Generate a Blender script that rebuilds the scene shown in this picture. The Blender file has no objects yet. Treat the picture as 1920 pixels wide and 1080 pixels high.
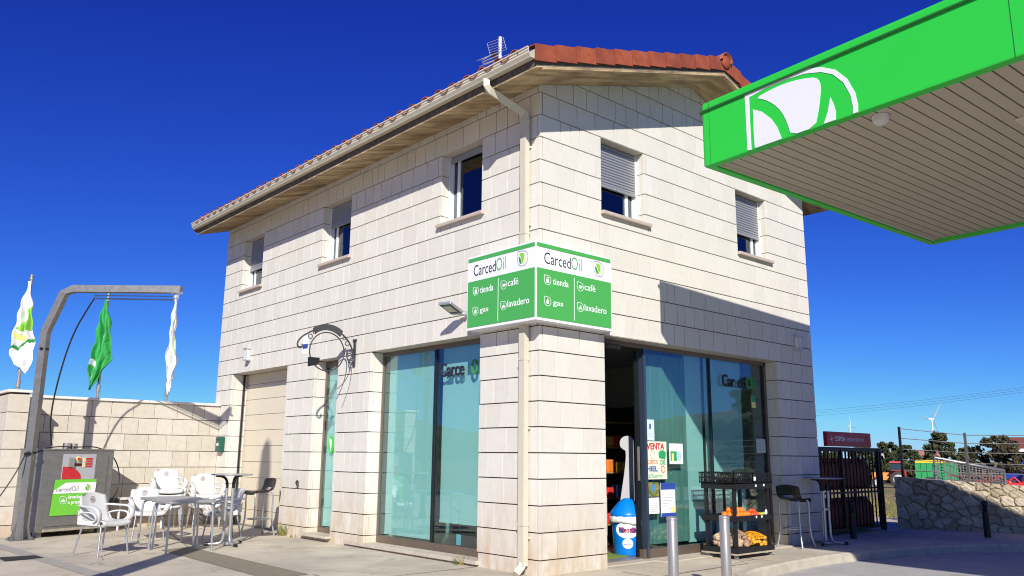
import bpy, bmesh, math, random
from mathutils import Vector, Matrix
import numpy as np
R=random.Random(7)
D=bpy.data; SC=bpy.context.scene; COL=SC.collection
K=1.179            # metres per measured unit
PI=math.pi
# ------------------------------------------------------------------ camera
cam=D.cameras.new("camera"); co=D.objects.new("camera",cam); COL.objects.link(co)
cam.sensor_width=36; cam.lens=36*1536.4/1920; cam.clip_end=9000; cam.clip_start=.05
yaw,pitch,roll=.7295,.2025,.0085
_f=Vector((math.sin(yaw)*math.cos(pitch),math.cos(yaw)*math.cos(pitch),math.sin(pitch)))
_r=Vector((math.cos(yaw),-math.sin(yaw),0)); _u=_r.cross(_f)
r2=_r*math.cos(roll)+_u*math.sin(roll); u2=-_r*math.sin(roll)+_u*math.cos(roll)
m3=Matrix((r2,u2,-_f)).transposed().to_4x4()
CAM=Vector((-5.928,-6.185,1.023))
co.matrix_world=Matrix.Translation(CAM*K)@m3
SC.camera=co
# ------------------------------------------------------------------ world, sun, exposure
TO=Vector((-1,-1.18,.895)).normalized()      # towards the sun
elev=math.asin(TO.z); azim=math.atan2(TO.x,TO.y)
W_=D.worlds.new("World"); SC.world=W_; W_.use_nodes=True
nt=W_.node_tree; bg=nt.nodes["Background"]
sky=nt.nodes.new("ShaderNodeTexSky"); sky.sky_type='NISHITA'; sky.sun_disc=False
sky.sun_elevation=elev; sky.sun_rotation=azim; sky.altitude=900; sky.air_density=1.0; sky.dust_density=.0; sky.ozone_density=6
# clear high-altitude air: deepen the red and green of the sky with a per-channel power curve
def _m(op,x,v):
    n=nt.nodes.new("ShaderNodeMath"); n.operation=op; nt.links.new(x,n.inputs[0]); n.inputs[1].default_value=v; return n.outputs[0]
sp=nt.nodes.new("ShaderNodeSeparateColor"); cb=nt.nodes.new("ShaderNodeCombineColor"); nt.links.new(sky.outputs[0],sp.inputs[0])
for ch,g,k in (('Red',1.585,.49),('Green',1.69,.763),('Blue',1.0,1.02)):
    nt.links.new(_m('MULTIPLY',_m('POWER',_m('MINIMUM',_m('MULTIPLY',sp.outputs[ch],.107),.9),g),k/.107/1.05),cb.inputs[ch])
nt.links.new(cb.outputs[0],bg.inputs['Color']); bg.inputs['Strength'].default_value=.10
sl=D.lights.new("sun",'SUN'); sl.energy=5.0; sl.angle=math.radians(.5); sl.color=(1,.955,.865)
so=D.objects.new("sun",sl); COL.objects.link(so); so.rotation_euler=TO.to_track_quat('Z','Y').to_euler(); so.location=TO*40
SC.view_settings.view_transform='Standard'; SC.view_settings.look='None'; SC.view_settings.gamma=1
SC.view_settings.use_curve_mapping=False
SC.view_settings.exposure=0.21
SC.render.engine='CYCLES'; SC.cycles.pixel_filter_type='BLACKMAN_HARRIS'; SC.cycles.filter_width=1.05; SC.render.filter_size=1.05
# ------------------------------------------------------------------ materials
MT={}
def mat(name,col,rough=.6,metal=0,var=.0,scale=6,bump=0,bscale=40,col2=None,spec=None,stretch=None,attr=None,dirt=None,clear=0,spots=None):
    if name in MT: return MT[name]
    m=D.materials.new(name); m.use_nodes=True; t=m.node_tree; N=t.nodes; L=t.links
    b=N["Principled BSDF"]; b.inputs['Roughness'].default_value=rough; b.inputs['Metallic'].default_value=metal
    if spec is not None: b.inputs['Specular IOR Level'].default_value=spec
    if clear: b.inputs['Coat Weight'].default_value=clear
    b.inputs['Base Color'].default_value=(*col,1)
    tc=N.new("ShaderNodeTexCoord"); src=tc.outputs['Object']
    if stretch:
        mp=N.new("ShaderNodeMapping"); mp.inputs['Scale'].default_value=stretch; L.new(src,mp.inputs[0]); src2=mp.outputs[0]
    else: src2=src
    cur=None
    if attr:
        a=N.new("ShaderNodeAttribute"); a.attribute_name=attr; mx=N.new("ShaderNodeMix"); mx.data_type='RGBA'
        mx.inputs['A'].default_value=(*col,1); mx.inputs['B'].default_value=(*(col2 or col),1); L.new(a.outputs['Fac'],mx.inputs['Factor']); cur=mx.outputs['Result']
    if var:
        n=N.new("ShaderNodeTexNoise"); n.inputs['Scale'].default_value=scale; n.inputs['Detail'].default_value=7; n.inputs['Roughness'].default_value=.62
        L.new(src2,n.inputs['Vector']); cr=N.new("ShaderNodeMapRange"); cr.inputs['From Min'].default_value=.3; cr.inputs['From Max'].default_value=.7
        cr.inputs['To Min'].default_value=1-var; cr.inputs['To Max'].default_value=1+var*.6; L.new(n.outputs['Fac'],cr.inputs['Value'])
        mx=N.new("ShaderNodeMix"); mx.data_type='RGBA'; mx.blend_type='MULTIPLY'; mx.inputs['Factor'].default_value=1
        if cur: L.new(cur,mx.inputs['A'])
        else:
            if col2 and not attr:
                m2=N.new("ShaderNodeMix"); m2.data_type='RGBA'; m2.inputs['A'].default_value=(*col,1); m2.inputs['B'].default_value=(*col2,1)
                n2=N.new("ShaderNodeTexNoise"); n2.inputs['Scale'].default_value=scale*.35; n2.inputs['Detail'].default_value=6; L.new(src2,n2.inputs['Vector'])
                c2=N.new("ShaderNodeMapRange"); c2.inputs['From Min'].default_value=.38; c2.inputs['From Max'].default_value=.62; L.new(n2.outputs['Fac'],c2.inputs['Value']); L.new(c2.outputs[0],m2.inputs['Factor'])
                L.new(m2.outputs['Result'],mx.inputs['A'])
            else: mx.inputs['A'].default_value=(*col,1)
        L.new(cr.outputs[0],mx.inputs['B']); cur=mx.outputs['Result']
    if spots:  # (scale, threshold, darkening): stains and drips on concrete
        n=N.new("ShaderNodeTexNoise"); n.inputs['Scale'].default_value=spots[0]; n.inputs['Detail'].default_value=10; n.inputs['Roughness'].default_value=.72; n.inputs['Distortion'].default_value=.6; L.new(src,n.inputs['Vector'])
        r_=N.new("ShaderNodeMapRange"); r_.inputs['From Min'].default_value=spots[1]; r_.inputs['From Max'].default_value=spots[1]+.10; r_.inputs['To Min'].default_value=1; r_.inputs['To Max'].default_value=spots[2]; L.new(n.outputs['Fac'],r_.inputs['Value'])
        n3=N.new("ShaderNodeTexNoise"); n3.inputs['Scale'].default_value=90; n3.inputs['Detail'].default_value=3; L.new(src,n3.inputs['Vector'])
        r3=N.new("ShaderNodeMapRange"); r3.inputs['From Min'].default_value=.3; r3.inputs['From Max'].default_value=.7; r3.inputs['To Min'].default_value=.88; r3.inputs['To Max'].default_value=1.1; L.new(n3.outputs['Fac'],r3.inputs['Value'])
        mm=N.new("ShaderNodeMath"); mm.operation='MULTIPLY'; L.new(r_.outputs[0],mm.inputs[0]); L.new(r3.outputs[0],mm.inputs[1])
        mx=N.new("ShaderNodeMix"); mx.data_type='RGBA'; mx.blend_type='MULTIPLY'; mx.inputs['Factor'].default_value=1
        if cur: L.new(cur,mx.inputs['A'])
        else: mx.inputs['A'].default_value=(*col,1)
        L.new(mm.outputs[0],mx.inputs['B']); cur=mx.outputs['Result']
    if dirt:   # (colour, z bottom, z top, strength): wear rising from the ground, broken by noise
        dc,z0,z1,ds=dirt
        sp=N.new("ShaderNodeSeparateXYZ"); L.new(src,sp.inputs[0])
        r=N.new("ShaderNodeMapRange"); r.inputs['From Min'].default_value=z1; r.inputs['From Max'].default_value=z0; L.new(sp.outputs['Z'],r.inputs['Value'])
        n=N.new("ShaderNodeTexNoise"); n.inputs['Scale'].default_value=3.2; n.inputs['Detail'].default_value=9; n.inputs['Roughness'].default_value=.7
        mp=N.new("ShaderNodeMapping"); mp.inputs['Scale'].default_value=(1.6,1.6,.55); L.new(src,mp.inputs[0]); L.new(mp.outputs[0],n.inputs['Vector'])
        r2_=N.new("ShaderNodeMapRange"); r2_.inputs['From Min'].default_value=.34; r2_.inputs['From Max'].default_value=.6; L.new(n.outputs['Fac'],r2_.inputs['Value'])
        mu=N.new("ShaderNodeMath"); mu.operation='MULTIPLY'; L.new(r.outputs[0],mu.inputs[0]); L.new(r2_.outputs[0],mu.inputs[1])
        mu2=N.new("ShaderNodeMath"); mu2.operation='MULTIPLY'; mu2.inputs[1].default_value=ds; L.new(mu.outputs[0],mu2.inputs[0])
        mx=N.new("ShaderNodeMix"); mx.data_type='RGBA'; L.new(mu2.outputs[0],mx.inputs['Factor'])
        if cur: L.new(cur,mx.inputs['A'])
        else: mx.inputs['A'].default_value=(*col,1)
        mx.inputs['B'].default_value=(*dc,1); cur=mx.outputs['Result']
    if cur: L.new(cur,b.inputs['Base Color'])
    if bump:
        n=N.new("ShaderNodeTexNoise"); n.inputs['Scale'].default_value=bscale; n.inputs['Detail'].default_value=5; L.new(src2,n.inputs['Vector'])
        bp=N.new("ShaderNodeBump"); bp.inputs['Strength'].default_value=bump; bp.inputs['Distance'].default_value=.01; L.new(n.outputs['Fac'],bp.inputs['Height']); L.new(bp.outputs[0],b.inputs['Normal'])
    MT[name]=m; return m
def glass(name,tint,base=.05,rough=0.0,amp=.95):
    m=D.materials.new(name); m.use_nodes=True; N=m.node_tree.nodes; L=m.node_tree.links
    N.remove(N["Principled BSDF"]); out=N["Material Output"]
    tr=N.new("ShaderNodeBsdfTransparent"); tr.inputs[0].default_value=(*tint,1)
    gl=N.new("ShaderNodeBsdfGlossy"); gl.inputs['Roughness'].default_value=rough; gl.inputs['Color'].default_value=(.9,.95,1,1)
    lw=N.new("ShaderNodeLayerWeight"); lw.inputs['Blend'].default_value=.5
    p=N.new("ShaderNodeMath"); p.operation='POWER'; p.inputs[1].default_value=4.2; L.new(lw.outputs['Facing'],p.inputs[0])
    ma=N.new("ShaderNodeMath"); ma.operation='MULTIPLY_ADD'; ma.inputs[1].default_value=amp-base; ma.inputs[2].default_value=base; L.new(p.outputs[0],ma.inputs[0])
    mx=N.new("ShaderNodeMixShader"); L.new(ma.outputs[0],mx.inputs[0]); L.new(tr.outputs[0],mx.inputs[1]); L.new(gl.outputs[0],mx.inputs[2]); L.new(mx.outputs[0],out.inputs[0])
    MT[name]=m; return m
STONE=mat("limestone",(.645,.615,.545),.75,var=.045,scale=9,bump=.22,bscale=70,col2=(.70,.67,.605),attr="tone",dirt=((.47,.33,.18),-.1,1.1,.8))
STONEY=mat("yard_limestone",(.55,.495,.40),.78,var=.09,scale=9,bump=.3,bscale=70,col2=(.61,.56,.475),attr="tone",dirt=((.40,.22,.09),-.2,.7,.9))
MORTAR=mat("joint",(.085,.055,.04),.95)
CONC=mat("soffit_concrete",(.30,.195,.095),.85,var=.55,scale=2.6,bump=.6,bscale=25,col2=(.56,.42,.24),stretch=(.8,3.5,1))
CONC2=mat("fascia_concrete",(.13,.11,.085),.9,var=.5,scale=14,bump=.8,bscale=60)
TILE=mat("roof_tile",(.37,.085,.034),.7,var=.32,scale=5,bump=.3,bscale=50,col2=(.27,.060,.028),attr="tone")
CREAM=mat("cream_metal",(.60,.555,.44),.42,var=.05,scale=5)
ALU=mat("aluminium",(.62,.64,.66),.32,.6,var=.05)
ALUW=mat("white_aluminium",(.74,.76,.78),.35,.1)
BRONZE=mat("bronze_frame",(.20,.155,.12),.38,.5,var=.1)
DARKF=mat("dark_frame",(.02,.022,.025),.25,.3)
SHUT=mat("shutter_slat",(.36,.365,.375),.4,.35)
STEEL=mat("stainless",(.42,.40,.375),.34,.55,var=.22,scale=3,stretch=(20,20,1))
GALV=mat("galvanised",(.23,.225,.22),.45,.65,var=.2,scale=12)
MACH=mat("machine_steel",(.25,.25,.25),.42,.55,var=.14,scale=5,stretch=(1,1,4),dirt=((.3,.26,.19),-.2,.5,.5))
BLACK=mat("black_plastic",(.012,.012,.014),.4)
BLKM=mat("black_metal",(.018,.018,.02),.45,.3)
WHITEP=mat("white_plastic",(.60,.60,.585),.38,var=.03,scale=7)
GREYM=mat("table_grey",(.42,.42,.42),.42,.35,var=.14,scale=25)
LEGM=mat("leg_aluminium",(.50,.51,.53),.33,.7)
GREENC=mat("canopy_green",(.03,.60,.055),.38,var=.02,scale=2)
GREEND=mat("sign_green",(.07,.39,.085),.4)
GREENL=mat("leaf_green",(.25,.56,.06),.45)
GREENK=mat("dark_leaf_green",(.04,.28,.07),.45)
YEL=mat("leaf_yellow",(.80,.78,.25),.45)
WHITE=mat("sign_white",(.80,.81,.84),.4)
WHITEB=mat("print_white",(.86,.87,.88),.5)
INK=mat("print_black",(.02,.02,.04),.5)
RED=mat("print_red",(.55,.02,.03),.5)
BLUE=mat("print_blue",(.03,.07,.35),.5)
DKRED=mat("sign_red",(.50,.03,.035),.35)
CEIL=mat("canopy_ceiling",(.50,.455,.35),.45,.1,var=.04,scale=2)
PAVE=mat("pavement_concrete",(.48,.43,.335),.9,var=.2,scale=1.5,bump=.4,bscale=45,col2=(.60,.53,.41),spots=(1.7,.56,.70))
KERBM=mat("kerb_concrete",(.50,.455,.36),.85,var=.18,scale=6,bump=.4,bscale=50)
OLIVE=mat("patch_concrete",(.235,.205,.14),.9,var=.15,scale=9,bump=.3)
ROADM=mat("road_concrete",(.43,.42,.40),.85,var=.16,scale=2.5,bump=.4,bscale=90,spots=(1.3,.58,.68))
EARTH=mat("dry_earth",(.34,.235,.10),.95,var=.35,scale=1.3,bump=.6,bscale=20,col2=(.20,.19,.06))
RUBBLE=mat("rubble_stone",(.36,.295,.19),.9,var=.22,scale=9,bump=.9,bscale=30,col2=(.60,.53,.40),attr="tone")
BLIND=mat("roller_blind",(.64,.67,.64),.85,var=.03,scale=3,stretch=(1,1,8))
WALLI=mat("inner_plaster",(.45,.44,.41),.9)
FLOORI=mat("inner_floor",(.20,.19,.17),.35)
DARKI=mat("dark_interior",(.035,.033,.03),.8)
GARAGE=mat("garage_panel",(.66,.59,.46),.5,var=.04,scale=2,stretch=(1,1,3))
FLAGW=mat("flag_white",(.78,.78,.77),.8,var=.05); FLAGG=mat("flag_green",(.03,.36,.08),.8,var=.1)
CLG=glass("shop_glass",(.78,.95,.94),.10)
CLG2=glass("window_glass",(.45,.50,.52),.10)
SENS=mat("dome_plastic",(.6,.6,.58),.3)
# ------------------------------------------------------------------ mesh builder
class MB:
    def __init__(s): s.v=[]; s.f=[]; s.t=[]; s.sm=[]
    def add(s,vs,fs,tone=.5,smooth=False):
        o=len(s.v); s.v+= [tuple(v) for v in vs]
        for q in fs: s.f.append([o+i for i in q]); s.t.append(tone); s.sm.append(smooth)
        return s
    def box(s,x0,x1,y0,y1,z0,z1,tone=.5):
        if x0>x1:x0,x1=x1,x0
        if y0>y1:y0,y1=y1,y0
        return s.add([(x0,y0,z0),(x1,y0,z0),(x1,y1,z0),(x0,y1,z0),(x0,y0,z1),(x1,y0,z1),(x1,y1,z1),(x0,y1,z1)],
          [(0,3,2,1),(4,5,6,7),(0,1,5,4),(1,2,6,5),(2,3,7,6),(3,0,4,7)],tone)
    def bbox(s,x0,x1,y0,y1,z0,z1,b=.01,tone=.5):  # box with chamfered edges
        bm=bmesh.new(); bmesh.ops.create_cube(bm,size=1)
        for v in bm.verts: v.co=Vector(((x0+x1)/2+v.co.x*abs(x1-x0),(y0+y1)/2+v.co.y*abs(y1-y0),(z0+z1)/2+v.co.z*abs(z1-z0)))
        bmesh.ops.bevel(bm,geom=bm.edges[:],offset=b,segments=2,affect='EDGES',profile=.6)
        s.bm(bm,tone); return s
    def bm(s,bm,tone=.5,smooth=False,M=None):
        bm.verts.index_update(); s.add([(M@v.co if M else v.co) for v in bm.verts],[[v.index for v in f.verts] for f in bm.faces],tone,smooth); bm.free(); return s
    def prism(s,poly,o,u,v,n,h,tone=.5):      # 2d polygon in (u,v) at o, extruded from 0 to h along n
        o,u,v,n=map(Vector,(o,u,v,n)); k=len(poly)
        if u.cross(v).dot(n)<0: poly=poly[::-1]
        ar=sum(poly[i][0]*poly[(i+1)%k][1]-poly[(i+1)%k][0]*poly[i][1] for i in range(k))
        sg=ar*(1 if u.cross(v).dot(n)>0 else -1)
        base=[o+u*p[0]+v*p[1] for p in poly]; top=[b+n*h for b in base]
        fs=[list(range(k))[::-1],[k+i for i in range(k)]]+[[i,(i+1)%k,k+(i+1)%k,k+i] for i in range(k)]
        if (sg<0)!=(h<0): fs=[q[::-1] for q in fs]
        return s.add(base+top,fs,tone)
    def tube(s,pts,r,seg=8,closed=False,cap=True,sc=(1,1),tone=.5):
        pts=[Vector(p) for p in pts]; n=len(pts); rs=r if isinstance(r,(list,tuple)) else [r]*n
        vs=[];pu=None
        for i,p in enumerate(pts):
            a=pts[(i-1)%n] if closed or i>0 else p; b=pts[(i+1)%n] if closed or i<n-1 else p
            t=(b-a).normalized()
            if pu is None: pu=t.orthogonal().normalized() if abs(t.z)>.9 else t.cross(Vector((0,0,1))).normalized()
            pu=(pu-t*pu.dot(t)).normalized(); w=t.cross(pu)
            for j in range(seg):
                an=2*PI*j/seg+PI/seg; vs.append(p+(pu*math.cos(an)*sc[0]+w*math.sin(an)*sc[1])*rs[i])
        fs=[]
        for i in range(n if closed else n-1):
            for j in range(seg):
                a=i*seg+j;b=i*seg+(j+1)%seg;c=((i+1)%n)*seg+(j+1)%seg;d=((i+1)%n)*seg+j; fs.append((a,b,c,d))
        s.add(vs,fs,tone,seg>4)
        if cap and not closed:
            s.add([vs[j] for j in range(seg)],[list(range(seg))[::-1]],tone); s.add([vs[(n-1)*seg+j] for j in range(seg)],[list(range(seg))],tone)
        return s
    def cyl(s,p0,p1,r,seg=16,r1=None,tone=.5): return s.tube([p0,p1],[r,r if r1 is None else r1],seg,tone=tone)
    def lathe(s,prof,c=(0,0,0),seg=20,tone=.5):
        vs=[];n=len(prof)
        for r,z in prof:
            for j in range(seg): a=2*PI*j/seg; vs.append((c[0]+r*math.cos(a),c[1]+r*math.sin(a),c[2]+z))
        fs=[(i*seg+j,i*seg+(j+1)%seg,(i+1)*seg+(j+1)%seg,(i+1)*seg+j) for i in range(n-1) for j in range(seg)]
        s.add(vs,fs,tone,True); s.add([vs[j] for j in range(seg)],[list(range(seg))[::-1]],tone); s.add(vs[-seg:],[list(range(seg))],tone); return s
    def ball(s,c,r,sub=2,sq=(1,1,1),jit=0,tone=.5,seed=0):
        bm=bmesh.new(); bmesh.ops.create_icosphere(bm,subdivisions=sub,radius=1); rr=random.Random(seed)
        for v in bm.verts: k=1+rr.uniform(-jit,jit); v.co=Vector((c[0]+v.co.x*r*sq[0]*k,c[1]+v.co.y*r*sq[1]*k,c[2]+v.co.z*r*sq[2]*k))
        return s.bm(bm,tone,True)
    def build(s,name,m,parent=None,local=False,loc=None,scale=None):
        """vertices are in world units (or local units of the parent when local)."""
        k=K if scale is None else scale
        if parent is not None and not local:
            o=Vector(parent['_o']); 
        elif parent is None and loc is None and not local:
            xs=[v[0] for v in s.v];ys=[v[1] for v in s.v];zs=[v[2] for v in s.v]; o=Vector(((min(xs)+max(xs))/2,(min(ys)+max(ys))/2,min(zs)))
        elif loc is not None: o=Vector(loc)
        else: o=Vector((0,0,0))
        me=D.meshes.new(name); me.from_pydata([((v[0]-o.x)*k,(v[1]-o.y)*k,(v[2]-o.z)*k) for v in s.v],[],s.f)
        me.polygons.foreach_set('use_smooth',s.sm)
        if len(set(s.t))>1:
            a=me.attributes.new('tone','FLOAT','FACE'); a.data.foreach_set('value',s.t)
        me.materials.append(m); me.update()
        ob=D.objects.new(name,me); COL.objects.link(ob)
        ob['_o']=tuple(o)
        if parent is not None:
            ob.parent=parent
            ob['_o']=tuple(parent['_o'])
        elif not local: ob.location=o*K
        return ob
def thing(name,label,cat,loc=(0,0,0),rz=0,group=None):
    o=D.objects.new(name,None); COL.objects.link(o); o.location=Vector(loc)*K; o.rotation_euler=(0,0,rz); o['_o']=tuple(loc)
    o.empty_display_size=.2
    return tag(o,label,cat,group)
def tag(o,label=None,cat=None,group=None,kind=None):
    if label:o['label']=label
    if cat:o['category']=cat
    if group:o['group']=group
    if kind:o['kind']=kind
    return o
def copytree(o,parent=None):
    c=o.copy(); COL.objects.link(c)
    if parent: c.parent=parent
    for ch in [x for x in D.objects if x.parent==o]: copytree(ch,c)
    return c
def place(o,loc,rz=0,label=None,group=None):
    o.location=Vector(loc)*K; o.rotation_euler=(0,0,rz); o['_o']=tuple(loc)
    if label:o['label']=label
    if group:o['group']=group
    return o
# text as geometry: o = lower left corner, u = reading direction, v = up, n = outwards
def text(mb,s,o,u,v,n,h,width=None,off=0,depth=.004,align='l',spacing=1,shear=0,maxc=3):
    c=D.curves.new('t','FONT'); c.body=s; c.size=1; c.offset=off; c.extrude=.5; c.space_character=spacing; c.shear=shear; c.resolution_u=maxc
    ob=D.objects.new('t',c); COL.objects.link(ob); dg=bpy.context.evaluated_depsgraph_get(); me=ob.evaluated_get(dg).to_mesh()
    vs=[x.co.copy() for x in me.vertices]; fs=[list(p.vertices) for p in me.polygons]
    ob.evaluated_get(dg).to_mesh_clear(); D.objects.remove(ob); D.curves.remove(c)
    x0=min(p.x for p in vs); x1=max(p.x for p in vs); sc=h/.72; sx=sc if width is None else width/(x1-x0)
    o,u,v,n=map(Vector,(o,u,v,n)); dx={'l':0,'c':-(x1-x0)*sx/2,'r':-(x1-x0)*sx}[align]
    flip=u.cross(v).dot(n)<0
    mb.add([o+u*((p.x-x0)*sx+dx)+v*(p.y*sc)+n*((p.z+.5)*depth) for p in vs],[f[::-1] if flip else f for f in fs])
    return (x1-x0)*sx
X=Vector((1,0,0));Y=Vector((0,1,0));Z=Vector((0,0,1))
def smooth(pts,it=2,closed=True):
    for _ in range(it):
        q=[];n=len(pts)
        for i in range(n if closed else n-1):
            a=pts[i];b=pts[(i+1)%n]
            q+= [tuple(.75*a[k]+.25*b[k] for k in range(len(a))),tuple(.25*a[k]+.75*b[k] for k in range(len(a)))]
        if not closed: q=[pts[0]]+q+[pts[-1]]
        pts=q
    return pts
def subtract(rects,hole):
    out=[];a0,a1,b0,b1=hole
    for (x0,x1,z0,z1) in rects:
        if a0>=x1-1e-6 or a1<=x0+1e-6 or b0>=z1-1e-6 or b1<=z0+1e-6: out.append((x0,x1,z0,z1)); continue
        if x0<a0: out.append((x0,a0,z0,z1))
        if x1>a1: out.append((a1,x1,z0,z1))
        xa,xb=max(x0,a0),min(x1,a1)
        if z0<b0: out.append((xa,xb,z0,b0))
        if z1>b1: out.append((xa,xb,b1,z1))
    return [r for r in out if r[1]-r[0]>.012 and r[3]-r[2]>.012]
# ================================================================== ground
G=-.15; RD=-.255
def sheet(name,polys,m,zt,th=None):
    mb=MB()
    for p in polys:
        if th: mb.prism(p,(0,0,zt),X,Y,(0,0,-1),th)
        else: mb.add([(a,b,zt) for a,b in p],[list(range(len(p)))])
    return tag(mb.build(name,m),kind='structure')
# earth: one sheet out to the horizon, falling gently away beyond the wall
def gz(x,y):
    d=max(0,x*.9+y*.43-10); return -.30-.0140*min(d,75)-.004*max(0,min(d,900)-75)
mb=MB(); rad=[0,3,6,9,12,16,22,30,42,60,85,120,200,400,900,2000,4200]; ns=64; vs=[(0,0,gz(0,0))]
for r in rad[1:]:
    for j in range(ns):
        a=2*PI*j/ns; x,y=3+r*math.cos(a),2+r*math.sin(a); vs.append((x,y,gz(x,y)))
fs=[(0,1+j,1+(j+1)%ns) for j in range(ns)]+[(1+(i)*ns+j,1+(i+1)*ns+j,1+(i+1)*ns+(j+1)%ns,1+i*ns+(j+1)%ns) for i in range(len(rad)-2) for j in range(ns)]
mb.add(vs,fs); tag(mb.build('ground',EARTH,loc=(0,0,0)),kind='structure')
kerb=[(1.35,-9.0),(1.36,-4.0),(1.38,-2.3),(1.44,-1.72),(1.60,-1.38),(1.86,-1.16),(2.25,-1.05),(2.7,-1.0),(3.3,-.94),(3.9,-.91),(4.45,-.93),(4.9,-1.0),(5.3,-1.05),(5.83,-1.13),(6.35,-1.26),(6.8,-1.44),(7.25,-1.72),(7.66,-2.05),(8.1,-2.6),(8.4,-3.3),(8.5,-4.5),(8.55,-9)]
kerb=smooth(kerb,2,False)
walk=[(-.14,-9.0)]
inner=[]
for i,p in enumerate(kerb):
    a=Vector(kerb[max(i-1,0)]);b=Vector(kerb[min(i+1,len(kerb)-1)]); t=(b-a).normalized(); inner.append((p[0]-t.y*.12,p[1]+t.x*.12))
pav=[(-60,-9)]+inner+[(11.5,-9),(11.5,3.2),(W:=5.72,3.2),(5.72,9),(-60,9)]
from mathutils.geometry import tessellate_polygon
tri=tessellate_polygon([[Vector((a,b,0)) for a,b in pav]])
up_=lambda q: q if (Vector(pav[q[1]])-Vector(pav[q[0]])).cross(Vector(pav[q[2]])-Vector(pav[q[0]]))>0 else q[::-1]
mb=MB(); mb.add([(a,b,G) for a,b in pav],[up_(tuple(q)) for q in tri]); mb.box(-60,-3.6,9,16,G-.1,G); tag(mb.build('pavement',PAVE,loc=(0,0,0)),kind='structure')
mb=MB(); kz=G+.004
L_=[0]
for i in range(1,len(kerb)): L_.append(L_[-1]+(Vector(kerb[i])-Vector(kerb[i-1])).length)
def along(pts,s):
    for i in range(1,len(pts)):
        if L_[i]>=s: t=(s-L_[i-1])/(L_[i]-L_[i-1]); return Vector(pts[i-1]).lerp(Vector(pts[i]),t)
    return Vector(pts[-1])
s=0; rk=random.Random(3)
while s<L_[-1]-.05:
    e=min(s+.62,L_[-1]); n_=5
    for q in range(n_):
        s0=s+(e-s)*q/n_+(.004 if q==0 else 0); s1=s+(e-s)*(q+1)/n_-(.004 if q==n_-1 else 0)
        a,b=along(kerb,s0),along(kerb,s1); c,d=along(inner,s0),along(inner,s1); h=.022
        ai,bi=a.lerp(c,.22),b.lerp(d,.22)
        vs=[(a.x,a.y,RD-.05),(b.x,b.y,RD-.05),(a.x,a.y,kz-h),(b.x,b.y,kz-h),(ai.x,ai.y,kz),(bi.x,bi.y,kz),(c.x,c.y,kz),(d.x,d.y,kz),(c.x,c.y,RD-.05),(d.x,d.y,RD-.05)]
        mb.add(vs,[(0,1,3,2),(2,3,5,4),(4,5,7,6),(6,7,9,8),(0,2,4,6,8),(1,9,7,5,3)],rk.random())
    s=e
tag(mb.build('kerb',KERBM,loc=(0,0,0)),kind='structure')
sheet('road',[[(-60,-80),(60,-80),(60,-9.0),(-60,-9.0)],[(1.2,-9),(8.8,-9),(8.8,-.5),(1.2,-.5)]],ROADM,RD)
# lighter joint strip, darker concrete patch, and expansion joints in the paving
PST=mat("joint_strip",(.37,.345,.30),.9,var=.1,scale=8)
sheet('pavement_joint',[[(-3.66,7.2),(-3.50,7.2),(-3.22,2.6),(-3.40,2.6)]],PST,G+.004)
sheet('pavement_patch',[[(-2.10,4.55),(-1.70,4.72),(-1.70,1.55),(-2.16,1.5)]],OLIVE,G+.0045)
SEAM=mat("seam",(.12,.105,.085),.95)
def seam(pts,w=.006):
    mb=MB()
    for a,b in pts:
        a=Vector(a);b=Vector(b);t=(b-a).normalized();p=Vector((-t.y,t.x))*w
        mb.add([(a+p).to_tuple()+(G+.004,),(b+p).to_tuple()+(G+.004,),(b-p).to_tuple()+(G+.004,),(a-p).to_tuple()+(G+.004,)],[(0,1,2,3)])
    return mb
tag(seam([((-1.70,4.72),(-.9,8.0)),((-5.5,.8),(-.05,.95)),((.9,-.3),(1.0,-3.4)),((3.0,-.1),(3.0,-.8)),((.95,-.75),(2.6,-.72)),((5.0,-.1),(5.02,-.85)),((-1.68,1.5),(-1.6,-4))]).build('pavement_seam',SEAM,loc=(0,0,0)),kind='structure')
CRK=mat("crack",(.16,.14,.11),.95)
def crack(a,b,seed,w=.0028):
    rr=random.Random(seed); a=Vector(a);b=Vector(b); n=26; pts=[]
    t=(b-a).normalized(); q=Vector((-t.y,t.x)); off=0
    for i in range(n+1): off+=rr.uniform(-.03,.03); pts.append(a.lerp(b,i/n)+q*off)
    mb=MB()
    for i in range(n):
        ww=w*rr.uniform(.5,1.4); d=(pts[i+1]-pts[i]).normalized(); e=Vector((-d.y,d.x))*ww
        mb.add([(*(pts[i]+e),G+.0035),(*(pts[i+1]+e),G+.0035),(*(pts[i+1]-e),G+.0035),(*(pts[i]-e),G+.0035)],[(0,1,2,3)])
    tag(mb.build('pavement_crack',CRK,loc=(0,0,0)),kind='structure')
crack((-1.65,2.9),(-.3,2.4),1); crack((-1.2,3.9),(-.1,3.5),2); crack((1.3,-.7),(3.2,-.55),3); crack((-3.2,3.6),(-2.2,5.9),4); crack((-1.6,1.9),(-.9,.4),5)
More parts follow.
